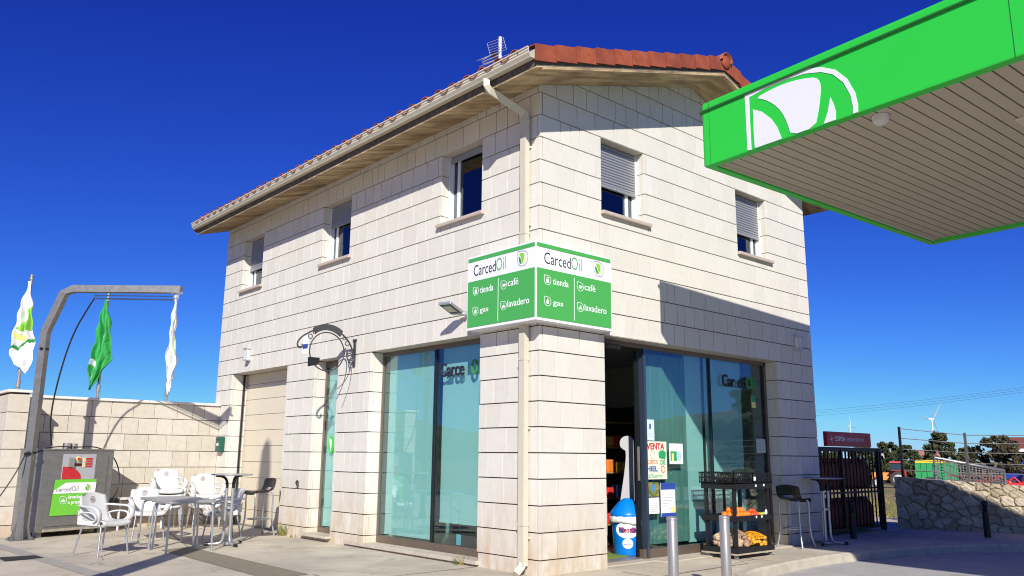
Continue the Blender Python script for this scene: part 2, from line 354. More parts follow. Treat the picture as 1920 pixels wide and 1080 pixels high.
# covers set in the paving
def cover(pts,m,name,label):
    mb=MB(); mb.prism(pts,(0,0,G+.002),X,Y,Z,.008); c=Vector((sum(p[0] for p in pts)/4,sum(p[1] for p in pts)/4)); q=[tuple(c+(Vector(p)-c)*.9) for p in pts]
    t=thing(name,label,'drain cover',(c.x,c.y,G)); mb.build('rim',m,t); m2=MB(); m2.prism(q,(0,0,G+.0085),X,Y,Z,.006)
    for k in range(1,6):
        a=Vector(q[0]).lerp(Vector(q[3]),k/6);b=Vector(q[1]).lerp(Vector(q[2]),k/6); d=(b-a).normalized(); w=Vector((-d.y,d.x))*.008
        m2.prism([tuple(a+w),tuple(b+w),tuple(b-w),tuple(a-w)],(0,0,G+.0142),X,Y,Z,.004)
    m2.build('plate',m,t)
RUST=mat("rusty_plate",(.17,.065,.03),.8,.2,var=.35,scale=12)
IRON=mat("cast_iron",(.045,.042,.045),.7,.3,var=.25,scale=12)
cover([(-3.79,4.47),(-3.40,4.54),(-3.42,4.81),(-3.79,4.83)],IRON,'drain_cover','dark iron cover set in the paving before the wash mast')
cover([(-4.25,5.0),(-3.78,5.05),(-3.80,5.45),(-4.25,5.45)],RUST,'drain_cover','rusty brown cover in the paving at the left edge')
# low hills to the west, seen in the shop glass
mb=MB(); vs=[]; nH=110; rh=random.Random(5)
for i in range(nH+1):
    a=math.radians(-245+250*i/nH) ; h=4+4*math.sin(i*.21)+3*math.sin(i*.53+1)+rh.random()*1.0
    for r,hh in ((230,-3),(270,h*1.1+3),(330,h*1.5+7),(420,-6)): vs.append((r*math.sin(a),r*math.cos(a),hh))
fs=[(i*4+j,i*4+j+1,i*4+j+5,i*4+j+4) for i in range(nH) for j in range(3)]
mb.add(vs,fs,smooth=True); HILL=mat("hill_scrub",(.085,.10,.045),.95,var=.5,scale=.05,col2=(.16,.14,.07))
tag(mb.build('hills',HILL,loc=(0,0,0)),kind='structure')
# ================================================================== shop building
W=5.7209; L=8.4057; HC=.265; E0=5.115; SL=.311
def rz(x): return E0+SL*min(max(x,0),max(W-x,0)) if 0<=x<=W else E0
B=thing('shop_building','two storey pale limestone shop building with red tile roof','building',(0,0,G))
TH=.036
openL=[(5.70,7.77,-.3,2.388),(4.145,4.82,-.10,2.388),(.985,3.29,-.13,2.388),(6.865,7.65,3.84,4.768),(3.99,4.80,3.84,4.768),(1.0,1.805,3.84,4.768)]
openR=[(1.015,4.712,-.3,2.383),(1.0,1.80,3.84,4.768),(3.832,4.62,3.84,4.768)]
def facade(name,plane,length,holes,topf,rnd,skip=0):
    mb=MB(); rr=random.Random(rnd)
    def emit(x0,x1,z0,z1,t):
        fa,fb=topf(x0),topf(x1)
        for lv in (z0,z1):
            if (fa-lv)*(fb-lv)<0 and abs(fa-fb)>.003:
                xm=x0+(x1-x0)*(lv-fa)/(fb-fa)
                if x0+.004<xm<x1-.004: emit(x0,xm,z0,z1,t); emit(xm,x1,z0,z1,t); return
        ta,tb=min(z1,fa),min(z1,fb)
        if max(ta,tb)<z0+.004: return
        ta=max(ta,z0+.002); tb=max(tb,z0+.002)
        j=(.0,TH)
        if plane=='L': P=lambda a,z,d:(d,a,z)
        else: P=lambda a,z,d:(a,d,z)
        c=.0012
        vs=[P(x0+c,z0+c,0),P(x1-c,z0+c,0),P(x1-c,tb-c,0),P(x0+c,ta-c,0),P(x0,z0,c),P(x1,z0,c),P(x1,tb,c),P(x0,ta,c),P(x0,z0,TH),P(x1,z0,TH),P(x1,tb,TH),P(x0,ta,TH)]
        fs=[(0,1,2,3),(0,4,5,1),(1,5,6,2),(2,6,7,3),(3,7,4,0),(4,8,9,5),(5,9,10,6),(6,10,11,7),(7,11,8,4)]
        if plane=='L': fs=[q[::-1] for q in fs]
        mb.add(vs,fs,t)
    k=-1
    while k*HC<7:
        z0,z1=k*HC+.0060,(k+1)*HC-.0060
        if k==-1: z0=-.3
        if z0>6.0: break
        x=(.0 if (k%2==0)==(plane=='L') else TH+.004); first=True
        while x<length-.02:
            w=rr.choice([.16,.2,.23,.25,.27,.30,.32,.34])*rr.uniform(.95,1.05)
            if length-(x+w)<.1: w=length-x
            rs=[(x+.0048,x+w-.0048,z0,z1)]
            for h in holes: rs=subtract(rs,h)
            t=rr.random()
            for r in rs: emit(*r,t)
            x+=w
        k+=1
    return mb.build(name,STONE,B)
facade('stone_cladding','L',L,openL,lambda a:E0,11)
facade('stone_cladding','R',W,openR,lambda a:rz(a),12)
# reveals lined with the same courses
REV=.2; GREV=.3
mb=MB(); rr=random.Random(4)
for plane,holes in (('L',openL),('R',openR)):
    for hi,(a0,a1,b0,b1) in enumerate(holes):
        dep=GREV if (plane=='L' and hi==0) else REV
        for side in (0,1):
            mb=MB(); a=a0 if side==0 else a1; s=-1 if side==0 else 1
            k=math.floor(max(b0,-.3)/HC)
            while k*HC<b1-.01:
                z0=max(b0,k*HC+.0045); z1=min(b1,(k+1)*HC-.0045)
                if z1-z0>.012:
                    d0=TH+.003 if k%2 else TH+.003; t=rr.random(); cut=[(d0,dep)]
                    if k%2==0: cut=[(d0,d0+.03),(d0+.034,dep)]
                    for (p,q) in cut:
                        if plane=='L': mb.box(p,q,a+s*.002,a+s*TH,z0,z1,t)
                        else: mb.box(a+s*.002,a+s*TH,p,q,z0,z1,t)
                k+=1
            mb.build('reveal_stone',STONE,B)
# lintel soffits and sloping window heads
LINT=mat("lintel_stone",(.50,.46,.40),.7,var=.08)
mb=MB()
for plane,holes in (('L',openL),('R',openR)):
    for hi,(a0,a1,b0,b1) in enumerate(holes):
        dep=GREV if (plane=='L' and hi==0) else REV
        mb=MB()
        if plane=='L': mb.box(.006,dep,a0+.001,a1-.001,b1+.001,b1+.03)
        else: mb.box(a0+.001,a1-.001,.006,dep,b1+.001,b1+.03)
        mb.build('lintel',LINT,B)
# backing walls (their faces show as the dark joints)
mb=MB(); t0=.018
def walls(rects,f):
    for r in rects: f(*r)
hl=[h for h in openL]; grow=lambda h:(h[0]-TH,h[1]+TH,h[2]-.1 if h[2]>3 else h[2]-1,h[3]+.03)
rs=[(.018,L,-.3,E0)]
for h in openL: rs=subtract(rs,(h[0]-TH,h[1]+TH,h[2],h[3]+.03))
for r in rs: mb.box(t0,.2,*r)
rs=[(.2,W,-.3,E0)]
for h in openR: rs=subtract(rs,(h[0]-TH,h[1]+TH,h[2],h[3]+.03))
for r in rs: mb.box(r[0],r[1],t0,.2,r[2],r[3])
mb.prism([(.018,E0),(W,E0),(W/2,E0+SL*W/2)],(0,t0,0),X,Z,Y,.18)
mb.build('backing_wall',MORTAR,B)
mb=MB(); mb.box(W-.19,W,.2,L,-.3,E0); mb.box(.2,W-.19,L-.19,L,-.3,E0); mb.prism([(.2,E0),(W,E0),(W/2,E0+SL*W/2)],(0,L-.19,0),X,Z,Y,.18); mb.build('rear_wall',STONE,B)
# inside: floor, ceiling, upper floor, plaster partition
mb=MB(); mb.box(.21,W-.2,.21,L-.2,-.28,-.125); mb.build('shop_floor',FLOORI,B)
mb=MB(); mb.box(.21,W-.2,.21,L-.2,2.62,2.75); mb.box(.21,W-.2,4.0,4.06,-.12,2.62); mb.box(.21,W-.2,3.3,3.34,2.75,5.1); mb.box(2.9,2.94,.21,3.3,2.75,5.1); mb.build('inner_wall',WALLI,B)
# roof slab
OV=.57; GV=.54; YF=L+.06
def slab(y0,y1,zoff,th,m,name,inset=0):
    mb=MB(); x0,x1=-OV+inset,W+OV-inset; zl=E0-SL*(OV-inset)+zoff; zp=E0+SL*W/2+zoff
    mb.prism([(x0,zl),(W/2,zp),(x1,zl),(x1,zl+th),(W/2,zp+th),(x0,zl+th)],(0,y0,0),X,Z,Y,y1-y0); return mb.build(name,m,B)
slab(-GV,YF,0,.012,CONC,'eaves_soffit')
slab(-GV+.004,YF-.004,.013,.125,CONC2,'roof_slab',.004)
mb=MB(); mb.prism([(-OV+.09,E0-SL*(OV-.09)-.018),(W/2,E0+SL*W/2-.018),(W+OV-.09,E0-SL*(OV-.09)-.018),(W+OV-.09,E0-SL*(OV-.09)-.002),(W/2,E0+SL*W/2-.002),(-OV+.09,E0-SL*(OV-.09)-.002)],(0,-GV+.0,0),X,Z,Y,.05); mb.build('drip_board',CONC,B)
# roof tiles
ang=math.atan(SL); zt=E0-SL*OV+.175
def onroof(s,side):   # s = distance up the slope (horizontal) from the eaves edge
    return (-OV+s,zt+SL*s) if side==0 else (W+OV-s,zt+SL*s)
per=.262; rowl=.345; half=W/2+OV
for side in (0,1):
    mb=MB(); rt=random.Random(9+side); nper=int((YF+GV-.1)/per); y=-GV+.10
    nr=int(half/rowl)+1
    for c in range(nper):
        yc=y+c*per+per/2
        for r in range(nr):
            s0=r*rowl-.07-(.05 if r==0 else 0); s1=min((r+1)*rowl,half)
            tone=rt.random(); jz=rt.uniform(-.004,.004)
            for (w,amp,zo,sg) in ((per*.56,.060,.0,1),(per*.60,.034,.0,-1)):
                vs=[];n=8; yy=yc if sg==1 else yc+per/2
                for (s,lift) in ((s0,.026),(s1,.004)):
                    x,z=onroof(s,side)
                    for q in range(n+1):
                        a=-1+2*q/n; h=amp*math.sqrt(max(0,1-a*a))
                        vs.append((x,yy+a*w/2,z+lift+jz+(h+.012 if sg==1 else .034-h)))
                    for q in range(n+1):
                        a=-1+2*q/n; h=amp*math.sqrt(max(0,1-a*a))
                        vs.append((x,yy+a*(w/2-.008),z+lift+jz-.010+(h+.012 if sg==1 else .034-h)))
                m=n+1; fs=[]
                for q in range(n):
                    fs.append((q,q+1,2*m+q+1,2*m+q)); fs.append((q,m+q,m+q+1,q+1)); fs.append((m+q,3*m+q,3*m+q+1,m+q+1))
                mb.add(vs,fs,tone,True)
    mb.build('roof_tiles',TILE,B)
# verge tiles on both gables: overlapping angled tiles
for (yv,sg) in ((-GV,1),(YF,-1)):
  for side in (0,1):
    mb=MB(); rt=random.Random(30+side); nv=11; dl=half/nv
    for i in range(nv):
        s0=i*dl-.045; s1=(i+1)*dl+.0; t=rt.random()
        lift0,lift1=.045,.028; out0,out1=.034,.016
        xa,za=onroof(s0,side); xb,zb=onroof(s1,side); f=.125; th=.011
        for (dz0,dz1,yy0,yy1) in ((None,)*4,):
            ya0=yv-sg*out0; ya1=yv-sg*out1
            # outer face + inner face + top flap
            vs=[(xa,ya0,za+lift0-f-.03),(xb,ya1,zb+lift1-f-.03),(xb,ya1,zb+lift1+.03),(xa,ya0,za+lift0+.03),
                (xa,ya0+sg*th,za+lift0-f-.03),(xb,ya1+sg*th,zb+lift1-f-.03),(xb,ya1+sg*th,zb+lift1+.018),(xa,ya0+sg*th,za+lift0+.018),
                (xa,yv+sg*.13,za+lift0+.045),(xb,yv+sg*.13,zb+lift1+.045),(xa,yv+sg*.13,za+lift0+.03),(xb,yv+sg*.13,zb+lift1+.03)]
            fs=[(0,1,2,3),(4,7,6,5),(0,4,5,1),(0,3,7,4),(1,5,6,2),(3,2,9,8),(7,10,11,6),(3,8,10,7),(2,6,11,9),(8,9,11,10)]
            mb.add(vs,fs,t)
            # fixing nail
            xm,zm=(xa+xb)/2,(za+zb)/2; mb.ball((xm,(ya0+ya1)/2-sg*.001,zm-.01),.006,1,tone=0)
    mb.build('verge_tiles',TILE,B)
mb=MB(); rt=random.Random(66)
for i in range(11):
    for sd in (0,1):
        mb=MB(); xa,za=onroof(i*half/11+.03,sd); xb,zb=onroof(i*half/11+.03+rt.uniform(.12,.2),sd)
        mb.prism([(xa,za-.10),(xb,zb-.10),(xb,zb-.088),(xa,za-.088)],(0,-GV-.012,0),X,Z,Y,.012)
        mb.build('mortar_bed',mat("mortar_white",(.55,.55,.53),.9),B)
mb=MB(); yy=-GV-.05; rt=random.Random(77); zr=zt+SL*half
while yy<YF+.02:
    y1=min(yy+.36,YF+.05); vs=[];n=10
    for (q,l) in ((yy-.02,.014),(y1,0)):
        for rr_ in (.115,.100):
            for a in range(n+1): an=PI*a/n; vs.append((W/2+math.cos(an)*rr_*1.05,q,zr+l-.02+math.sin(an)*rr_))
    m=n+1; fs=[]
    for a in range(n): fs+= [(a,a+1,2*m+a+1,2*m+a),(a,m+a,m+a+1,a+1),(m+a,3*m+a,3*m+a+1,m+a+1),(2*m+a,2*m+a+1,3*m+a+1,3*m+a)]
    mb.add(vs,fs,rt.random(),True); yy=y1
mb.ball((W/2,-GV-.03,zr-.01),.095,3,(1.05,.35,1)); mb.build('ridge_tiles',TILE,B)
# gutters and downpipe
def gutter(sgn):
    xo=-OV-.008 if sgn<0 else W+OV+.008; z0=E0-SL*OV+.095
    pr=[(0,.035),(0,.14),(.012,.14),(.012,.012),(.075,.012),(.105,.045),(.105,.075),(.118,.085),(.118,.118),(.135,.124),(.135,.134),(.106,.134),(.106,.09),(.094,.08),(.094,.05),(.07,.024),(.012,.024)]
    pr=[(0,0),(.085,0),(.09,.012),(.118,.05),(.118,.075),(.128,.082),(.128,.112),(.142,.118),(.142,.134),(.118,.134),(.112,.120),(.112,.055),(.082,.014),(.012,.014),(.012,.134),(0,.134)]
    pr=[(a*.8,b*.78) for a,b in pr]
    mb=MB(); mb.prism([(p[0]*sgn,p[1]) for p in pr],(xo,-GV+.01,z0),X,Z,Y,YF+GV+.0)
    y=.6
    while y<YF: mb.box(xo+sgn*-.0,xo+sgn*.115,y,y+.012,z0+.106,z0+.111); y+=.9
    return mb
g=gutter(-1).build('gutter',CREAM,B); gutter(1).build('gutter',CREAM,B)
mb=MB(); py=.185; sq=(1.25,.9)
def rect_tube(pts,a,b): mb.tube(pts,1,4,sc=(a*.707,b*.707))
mb.tube([(-.625,py,5.04),(-.625,py,4.965),(-.59,py,4.925),(-.13,py,4.82),(-.072,py,4.795),(-.066,py,4.74)],[.044]*6,4,sc=(1.1,1.1))
mb.box(-.092,-.026,py-.042,py+.042,-.06,4.78)
for z in (4.70,3.4,2.02,.33): mb.box(-.097,-.021,py-.046,py+.046,z,z+.03)
mb.tube([(-.060,py,-.03),(-.07,py,-.07),(-.15,py,-.135)],[.046]*3,4,sc=(1.1,1.1))
for z in (4.4,3.5,1.3,.2): mb.box(-.027,.0,py-.052,py+.052,z,z+.02)
mb.build('downpipe',CREAM,B)
# ------------------------------------------------------------------ upper windows
def window(plane,a0,a1,b0,b1,shut,open_):
    P=(lambda a,d,z:(d,a,z)) if plane=='L' else (lambda a,d,z:(a,d,z))
    def bx(mb,a,b,d0,d1,z0,z1):
        p=P(a,d0,z0);q=P(b,d1,z1); mb.box(p[0],q[0],p[1],q[1],z0,z1)
    d=.155; F=MB(); fw=.045
    bx(F,a0+.001,a0+fw,d,d+.05,b0+.025,b1); bx(F,a1-fw,a1-.001,d,d+.05,b0+.025,b1); bx(F,a0+fw,a1-fw,d,d+.05,b0+.025,b0+.025+fw); bx(F,a0+fw,a1-fw,d,d+.05,b1-fw,b1-.001)
    am=a1-.15; bx(F,am-.025,am+.025,d+.006,d+.045,b0+.025+fw,b1-fw)
    # guide rails of the shutter
    bx(F,a0+.001,a0+.028,d-.04,d-.002,b0+.025,b1-.001); bx(F,a1-.028,a1-.001,d-.04,d-.002,b0+.025,b1-.001)
    f=F.build('window',ALUW,B)
    g=MB(); bx(g,a0+fw,am-.025,d+.02,d+.027,b0+.07,b1-fw); bx(g,am+.025,a1-fw,d+.02,d+.027,b0+.07,b1-fw); g.build('pane',CLG2,f)
    s=MB(); zb=b1-.02; n=0
    h=.036
    while zb-h>b1-shut*(b1-b0):
        bx(s,a0+.012,a1-.012,d-.030,d-.014,zb-h+.004,zb-.002); bx(s,a0+.012,a1-.012,d-.034,d-.010,zb-h+.009,zb-.008); zb-=h
    bx(s,a0+.012,a1-.012,d-.038,d-.008,zb-.03,zb); 
    mm=(a0+a1)/2; bx(s,mm-.012,mm+.004,d-.046,d-.038,zb-.026,zb-.004)
    s.build('shutter',SHUT,f)
    si=MB()
    if plane=='L': si.bbox(-.055,.15,a0-.06,a1+.035,b0-.03,b0+.012,.006)
    else: si.bbox(a0-.02,a1+.075,-.055,.15,b0-.03,b0+.012,.006)
    si.build('sill',mat("sill_stone",(.50,.42,.36),.6,var=.08),f)
    # dim room box behind the window
    return f
for (a0,a1,b0,b1),sh in zip(openL[3:],(.60,.36,.08)): window('L',a0,a1,b0,b1,sh,0)
for (a0,a1,b0,b1),sh in zip(openR[1:],(.60,.62)): window('R',a0,a1,b0,b1,sh,0)
# ------------------------------------------------------------------ garage door, side door
mb=MB(); z=-.15; gx=.285
while z<2.36:
    z1=min(z+.262,2.387); mb.bbox(gx,gx+.03,5.701,7.769,z+.003,z1-.003,.004); z=z1
gd=mb.build('garage_door',GARAGE,B)
mb=MB(); mb.box(.21,.235,7.735,7.77,-.15,2.387); mb.box(gx+.03,gx+.05,5.70,7.77,-.15,2.387); mb.build('door_frame',DARKF,gd)
mb=MB(); dx=.185
mb.box(dx,dx+.045,4.147,4.19,-.09,2.385); mb.box(dx,dx+.045,4.775,4.818,-.09,2.385); mb.box(dx,dx+.045,4.19,4.775,-.09,.0); mb.box(dx,dx+.045,4.19,4.775,2.30,2.385)
for z in (.3,1.05,1.9): mb.box(dx-.012,dx,4.755,4.785,z,z+.1)
dd=mb.build('side_door',BRONZE,B)
mb=MB(); mb.box(dx+.015,dx+.025,4.19,4.775,0,2.30); mb.build('pane',CLG,dd)
mb=MB(); mb.box(dx+.05,dx+.058,4.2,4.77,.02,2.3); mb.build('blind',BLIND,dd)
mb=MB(); mb.cyl((dx-.05,4.24,.85),(dx-.05,4.24,1.25),.009,8); mb.cyl((dx-.05,4.24,.88),(dx,4.24,.88),.007,8); mb.cyl((dx-.05,4.24,1.22),(dx,4.24,1.22),.007,8); mb.build('handle',STEEL,dd)
mb=MB(); mb.bbox(-.09,.19,4.10,4.86,-.10,-.068,.006); mb.build('doorstep',mat("step_stone",(.52,.46,.37),.75,var=.15),B)
# decal on the side door (green shield)
# ------------------------------------------------------------------ logo shapes (unit square, y up)
RING_O=[(0,1),(0,.55),(.03,.33),(.14,.13),(.32,.02),(.52,0),(.74,.05),(.91,.2),(.99,.42),(.98,.62),(.90,.80),(.76,.92),(.56,.985),(.3,1)]
def shrink(p,k,c=(.5,.5)): return [(c[0]+(a-c[0])*k,c[1]+(b-c[1])*k) for a,b in p]
LG_L=[(.08,.70),(.17,.64),(.26,.52),(.33,.36),(.36,.20),(.35,.10),(.24,.16),(.14,.28),(.09,.45)]
LG_M=[(.12,.90),(.30,.915),(.50,.89),(.66,.83),(.68,.72),(.66,.55),(.60,.38),(.50,.20),(.42,.09),(.41,.10),(.42,.30),(.36,.52),(.26,.72)]
LG_R=[(.76,.68),(.80,.52),(.78,.36),(.70,.22),(.58,.12),(.50,.09),(.58,.20),(.67,.38),(.73,.55)]
def ring(mb,poly,k,o,u,v,n,s,d=.003):
    a=smooth(poly,1); b=shrink(a,k); m=len(a); o,u,v,n=map(Vector,(o,u,v,n))
    f=lambda p,h:o+u*p[0]*s+v*p[1]*s+n*h
    vs=[f(p,d) for p in a]+[f(p,d) for p in b]+[f(p,0) for p in a]+[f(p,0) for p in b]
    mb.add(vs,[(i,(i+1)%m,m+(i+1)%m,m+i) for i in range(m)]+[(i,2*m+i,2*m+(i+1)%m,(i+1)%m) for i in range(m)]+[(m+i,m+(i+1)%m,3*m+(i+1)%m,3*m+i) for i in range(m)])
def leaves(parent,o,u,v,n,s,ms=(GREENK,GREENL,YEL),name='emblem_leaf'):
    for p,m in zip((LG_L,LG_M,LG_R),ms):
        mb=MB(); mb.prism([(a*s,b*s) for a,b in smooth(p,1)],o,u,v,n,.004); mb.build(name,m,parent)
# ------------------------------------------------------------------ big left shop window
wx=.195
mb=MB(); fr=.04; a0,a1=.988,3.287
mb.box(wx,wx+.05,a0,a1,-.115,.0); mb.box(wx,wx+.05,a1-.03,a1,.0,2.386); mb.box(wx,wx+.05,a0,a0+.03,0,2.386); mb.box(wx,wx+.05,a0+.03,a1-.03,2.33,2.386)
sw=mb.build('shop_window',BRONZE,B)
mb=MB(); mb.box(wx+.002,wx+.06,2.075,2.115,0,2.33); mb.build('mullion',DARKF,sw)
for (p,q) in ((a0+.03,2.075),(2.115,a1-.03)):
    mb=MB(); mb.box(wx+.018,wx+.028,p,q,0,2.33); mb.build('pane',CLG,sw)
for (p,q,zb) in ((a0+.05,2.035,.265),(2.145,a1-.06,.045)):
    mb=MB(); bx_=wx+.085
    n=10
    mb.box(bx_,bx_+.004,p,q,zb,2.36); mb.box(bx_-.008,bx_+.012,p,q,zb-.028,zb); bl=mb.build('blind',BLIND,sw)
    mb=MB(); mb.cyl((bx_+.01,p,2.375),(bx_+.01,q,2.375),.028,10); mb.build('roller',ALUW,bl)
mb=MB(); mb.bbox(-.045,wx,a0-.05,3.70,-.128,-.088,.006); mb.build('window_ledge',MT["step_stone"],B)
# ------------------------------------------------------------------ shop front (right facade)
wy=.2
mb=MB(); mb.box(1.87,4.71,wy,wy+.06,-.15,-.03); mb.box(4.66,4.71,wy,wy+.06,-.03,2.382); mb.box(1.018,4.71,wy,wy+.06,2.33,2.382)
sf=mb.build('shop_front',BRONZE,B)
BLUEF=mat("sky_tinted_blue_metal",(.10,.14,.22),.22,.7)  # blue in the base colour paints the sky's reflection on the door jamb
mb=MB(); mb.box(1.925,1.965,wy-.02,wy+.06,-.12,2.33); mb.build('door_jamb',BLUEF,sf)
mb=MB(); mb.box(3.325,3.35,wy+.003,wy+.05,-.03,2.33); mb.build('mullion',DARKF,sf)
mb=MB(); mb.box(4.63,4.66,wy+.003,wy+.05,-.03,2.33); mb.build('mullion',DARKF,sf)
for (p,q) in ((1.965,3.325),(3.35,4.63)):
    mb=MB(); mb.box(p,q,wy+.02,wy+.03,-.03,2.33); mb.build('pane',CLG,sf)
for (p,q,zb) in ((2.93,3.30,.0),(3.37,4.25,.0)):
    mb=MB(); mb.box(p,q,wy+.13,wy+.134,zb,2.36); mb.box(p,q,wy+.122,wy+.142,zb-.02,zb); mb.build('blind',BLIND,sf)
# no blind here: dark green strips paint the dim interior behind the left pane
mb=MB()
for i in range(9):
    xx=1.975+i*.106; dy=.004*(i%2); mb.box(xx,xx+.112,wy+.12+dy,wy+.1235+dy,.0,2.3)
mb.build('dim_interior_strips',mat("dim_interior_green",(.20,.27,.235),.7,var=.25,scale=2,stretch=(9,1,.5)),sf)
# sliding door leaf pushed open
mb=MB(); mb.box(1.875,1.888,wy+.07,wy+.10,-.12,2.30); mb.box(1.905,1.925,wy+.07,wy+.10,-.12,2.30); mb.box(1.888,2.7,wy+.07,wy+.10,-.12,-.02)
sd=mb.build('sliding_door',DARKF,B)
mb=MB(); mb.box(1.888,1.905,wy+.08,wy+.09,-.02,2.3); mb.build('pane',CLG,sd)
mb=MB(); mb.box(1.88,1.888,wy+.04,wy+.07,.75,1.15); mb.build('handle',STEEL,sd)
mb=MB(); mb.cyl((1.10,wy-.06,2.29),(1.42,wy-.06,2.29),.035,12); mb.build('door_sensor',BLACK,B)
mb=MB(); mb.box(1.03,1.9,.05,wy+.2,-.149,-.135); mb.box(1.9,4.72,-.10,wy,-.149,-.135) ; mb.build('threshold',MT["step_stone"],B)
GM=mat("green_mat",(.16,.24,.03),.9,var=.2,scale=30)
tag(MB().box(1.06,1.85,.42,1.7,-.124,-.112).build('doormat',GM),'green mat lying just inside the open shop entrance','mat')
# ------------------------------------------------------------------ corner sign
S=thing('corner_sign','green and white box sign wrapped round the corner above the shop front','sign',(-.1,-.1,2.40))
sx,sy,z0,z1=-.2,-.15,2.405,3.25
mb=MB(); mb.box(sx,-.002,sy,.985,z0,z1); mb.box(-.002,.985,sy,-.002,z0,z1); mb.build('sign_case',WHITE,S)
for (o,u,n,w) in ((Vector((sx,.985,z0)),-Y,-X,1.135),(Vector((sx,sy,z0)),X,-Y,1.185)):
    h=z1-z0; q=lambda a,b:o+u*(a*w)+Z*(b*h)
    o2=o
    gm=MB(); gm.prism([(.012*w,.035*h),(.985*w,.035*h),(.985*w,.655*h),(.012*w,.655*h)],o,u,Z,n,.004)
    gm.prism([(.012*w,.925*h),(.985*w,.925*h),(.985*w,.975*h),(.012*w,.975*h)],o,u,Z,n,.004); gm.build('green_panel',GREEND,S)
    t=MB(); text(t,'Carced',q(.10,.725)+n*.001,u,Z,n,.155*h,.335*w,off=-.012,depth=.004); t.build('lettering',INK,S)
    t=MB(); text(t,'Oil',q(.445,.725)+n*.001,u,Z,n,.175*h,.135*w,off=-.018,depth=.004); t.build('lettering',GREEND,S)
    r=MB(); ring(r,RING_O,.93,q(.745,.705)+n*.001,u,Z,n,.205*h,.003); r.build('emblem_ring',mat("ring_grey",(.35,.38,.45),.4),S)
    leaves(S,q(.757,.72)+n*.001,u,Z,n,.175*h)
    wt=MB(); n3=n*.0045
    for s,a,b,ww,hh in (('tienda',.205,.475,.20,.090),('café',.615,.485,.15,.092),('gas',.205,.215,.13,.072),('lavadero',.615,.215,.30,.092)):
        text(wt,s,q(a,b)+n3,u,Z,n,hh*h,ww*w,off=.004,depth=.0008)
    for ia,ib in ((.095,.455),(.515,.455),(.095,.185),(.515,.185)):
        ring(wt,RING_O,.90,q(ia,ib)+n3,u,Z,n,.088*w,.0015)
    wt.prism([(.476*w,.06*h),(.480*w,.06*h),(.480*w,.62*h),(.476*w,.62*h)],o+n3,u,Z,n,.003)
    # little pictograms: shopping bag, cup, gas bottle, car
    def pp(p,ia,ib): 
        s=.088*w; c=q(ia,ib)+n3; wt.prism([(a*s,b*s) for a,b in p],c,u,Z,n,.003)
    pp([(.33,.2),(.67,.2),(.67,.62),(.33,.62)],.095,.455); pp([(.40,.66),(.44,.66),(.44,.74),(.56,.74),(.56,.66),(.60,.66),(.60,.79),(.40,.79)],.095,.455)
    pp([(.3,.62),(.68,.62),(.64,.34),(.56,.26),(.42,.26),(.34,.34)],.515,.455); pp([(.70,.58),(.78,.58),(.78,.42),(.68,.40),(.68,.44),(.73,.46),(.73,.54),(.70,.54)],.515,.455)
    pp([(.36,.22),(.64,.22),(.66,.3),(.66,.58),(.56,.68),(.44,.68),(.34,.58),(.34,.3)],.095,.185); pp([(.44,.71),(.56,.71),(.56,.78),(.44,.78)],.095,.185)
    pp([(.27,.28),(.73,.28),(.73,.44),(.64,.48),(.58,.60),(.42,.60),(.36,.48),(.27,.44)],.515,.185); pp([(.31,.22),(.39,.22),(.39,.27),(.31,.27)],.515,.185); pp([(.61,.22),(.69,.22),(.69,.27),(.61,.27)],.515,.185); pp([(.38,.68),(.62,.68),(.62,.71),(.38,.71)],.515,.185)
    wt.build('lettering',WHITEB,S)
# ------------------------------------------------------------------ shop lettering on the glass
def letters(o,u,n,parts,h,label):
    t=thing('shop_lettering',label,'lettering',tuple(o))
    for s,a,w,m,off in parts:
        mb=MB(); text(mb,s,Vector(o)+Vector(u)*a,u,Z,n,h,w,off=off,depth=.018); mb.build('letters',m,t)
letters((wx+.0,1.975,1.975),-Y,-X,[('Carce',0,.475,INK,.012),('O',.61,.12,GREENK,.02)],.17,'black and green standing letters on the glass left of the stone corner')
letters((3.60,wy+.0,1.98),X,-Y,[('Car',0,.29,INK,.012),('ed',.375,.19,INK,.012),('Oil',.575,.235,GREENK,.015)],.165,'black and green standing letters high on the right shop front glass')
# ------------------------------------------------------------------ canopy
A=Vector((.583,-1.715,3.83)); ud=Vector((-.0984,-.99514,0)).normalized(); nd=ud.cross(Z); nd=-nd if nd.x>0 else nd   # nd: outward (west)
vd=Vector((.99817,-.0605,0)).normalized()  # along the far edge, east
CL=19.0; CW=4.72; HF=.655
CP=thing('fuel_canopy','flat fuel station canopy with bright green fascia and white shield emblem','canopy',(A.x+2.3,A.y-6,G))
P0=A; P1=A+ud*CL; Q0=A+vd*CW; Q1=Q0+ud*CL
def quadbox(mb,a,b,c,d,z0,z1):
    vs=[(p.x,p.y,z0) for p in (a,b,c,d)]+[(p.x,p.y,z1) for p in (a,b,c,d)]
    mb.add(vs,[(0,3,2,1),(4,5,6,7),(0,1,5,4),(1,2,6,5),(2,3,7,6),(3,0,4,7)])
mb=MB(); t=.09; r_=.035
ins=lambda p,a,b:p+ud*a+vd*b
z0,z1=3.83,3.83+HF
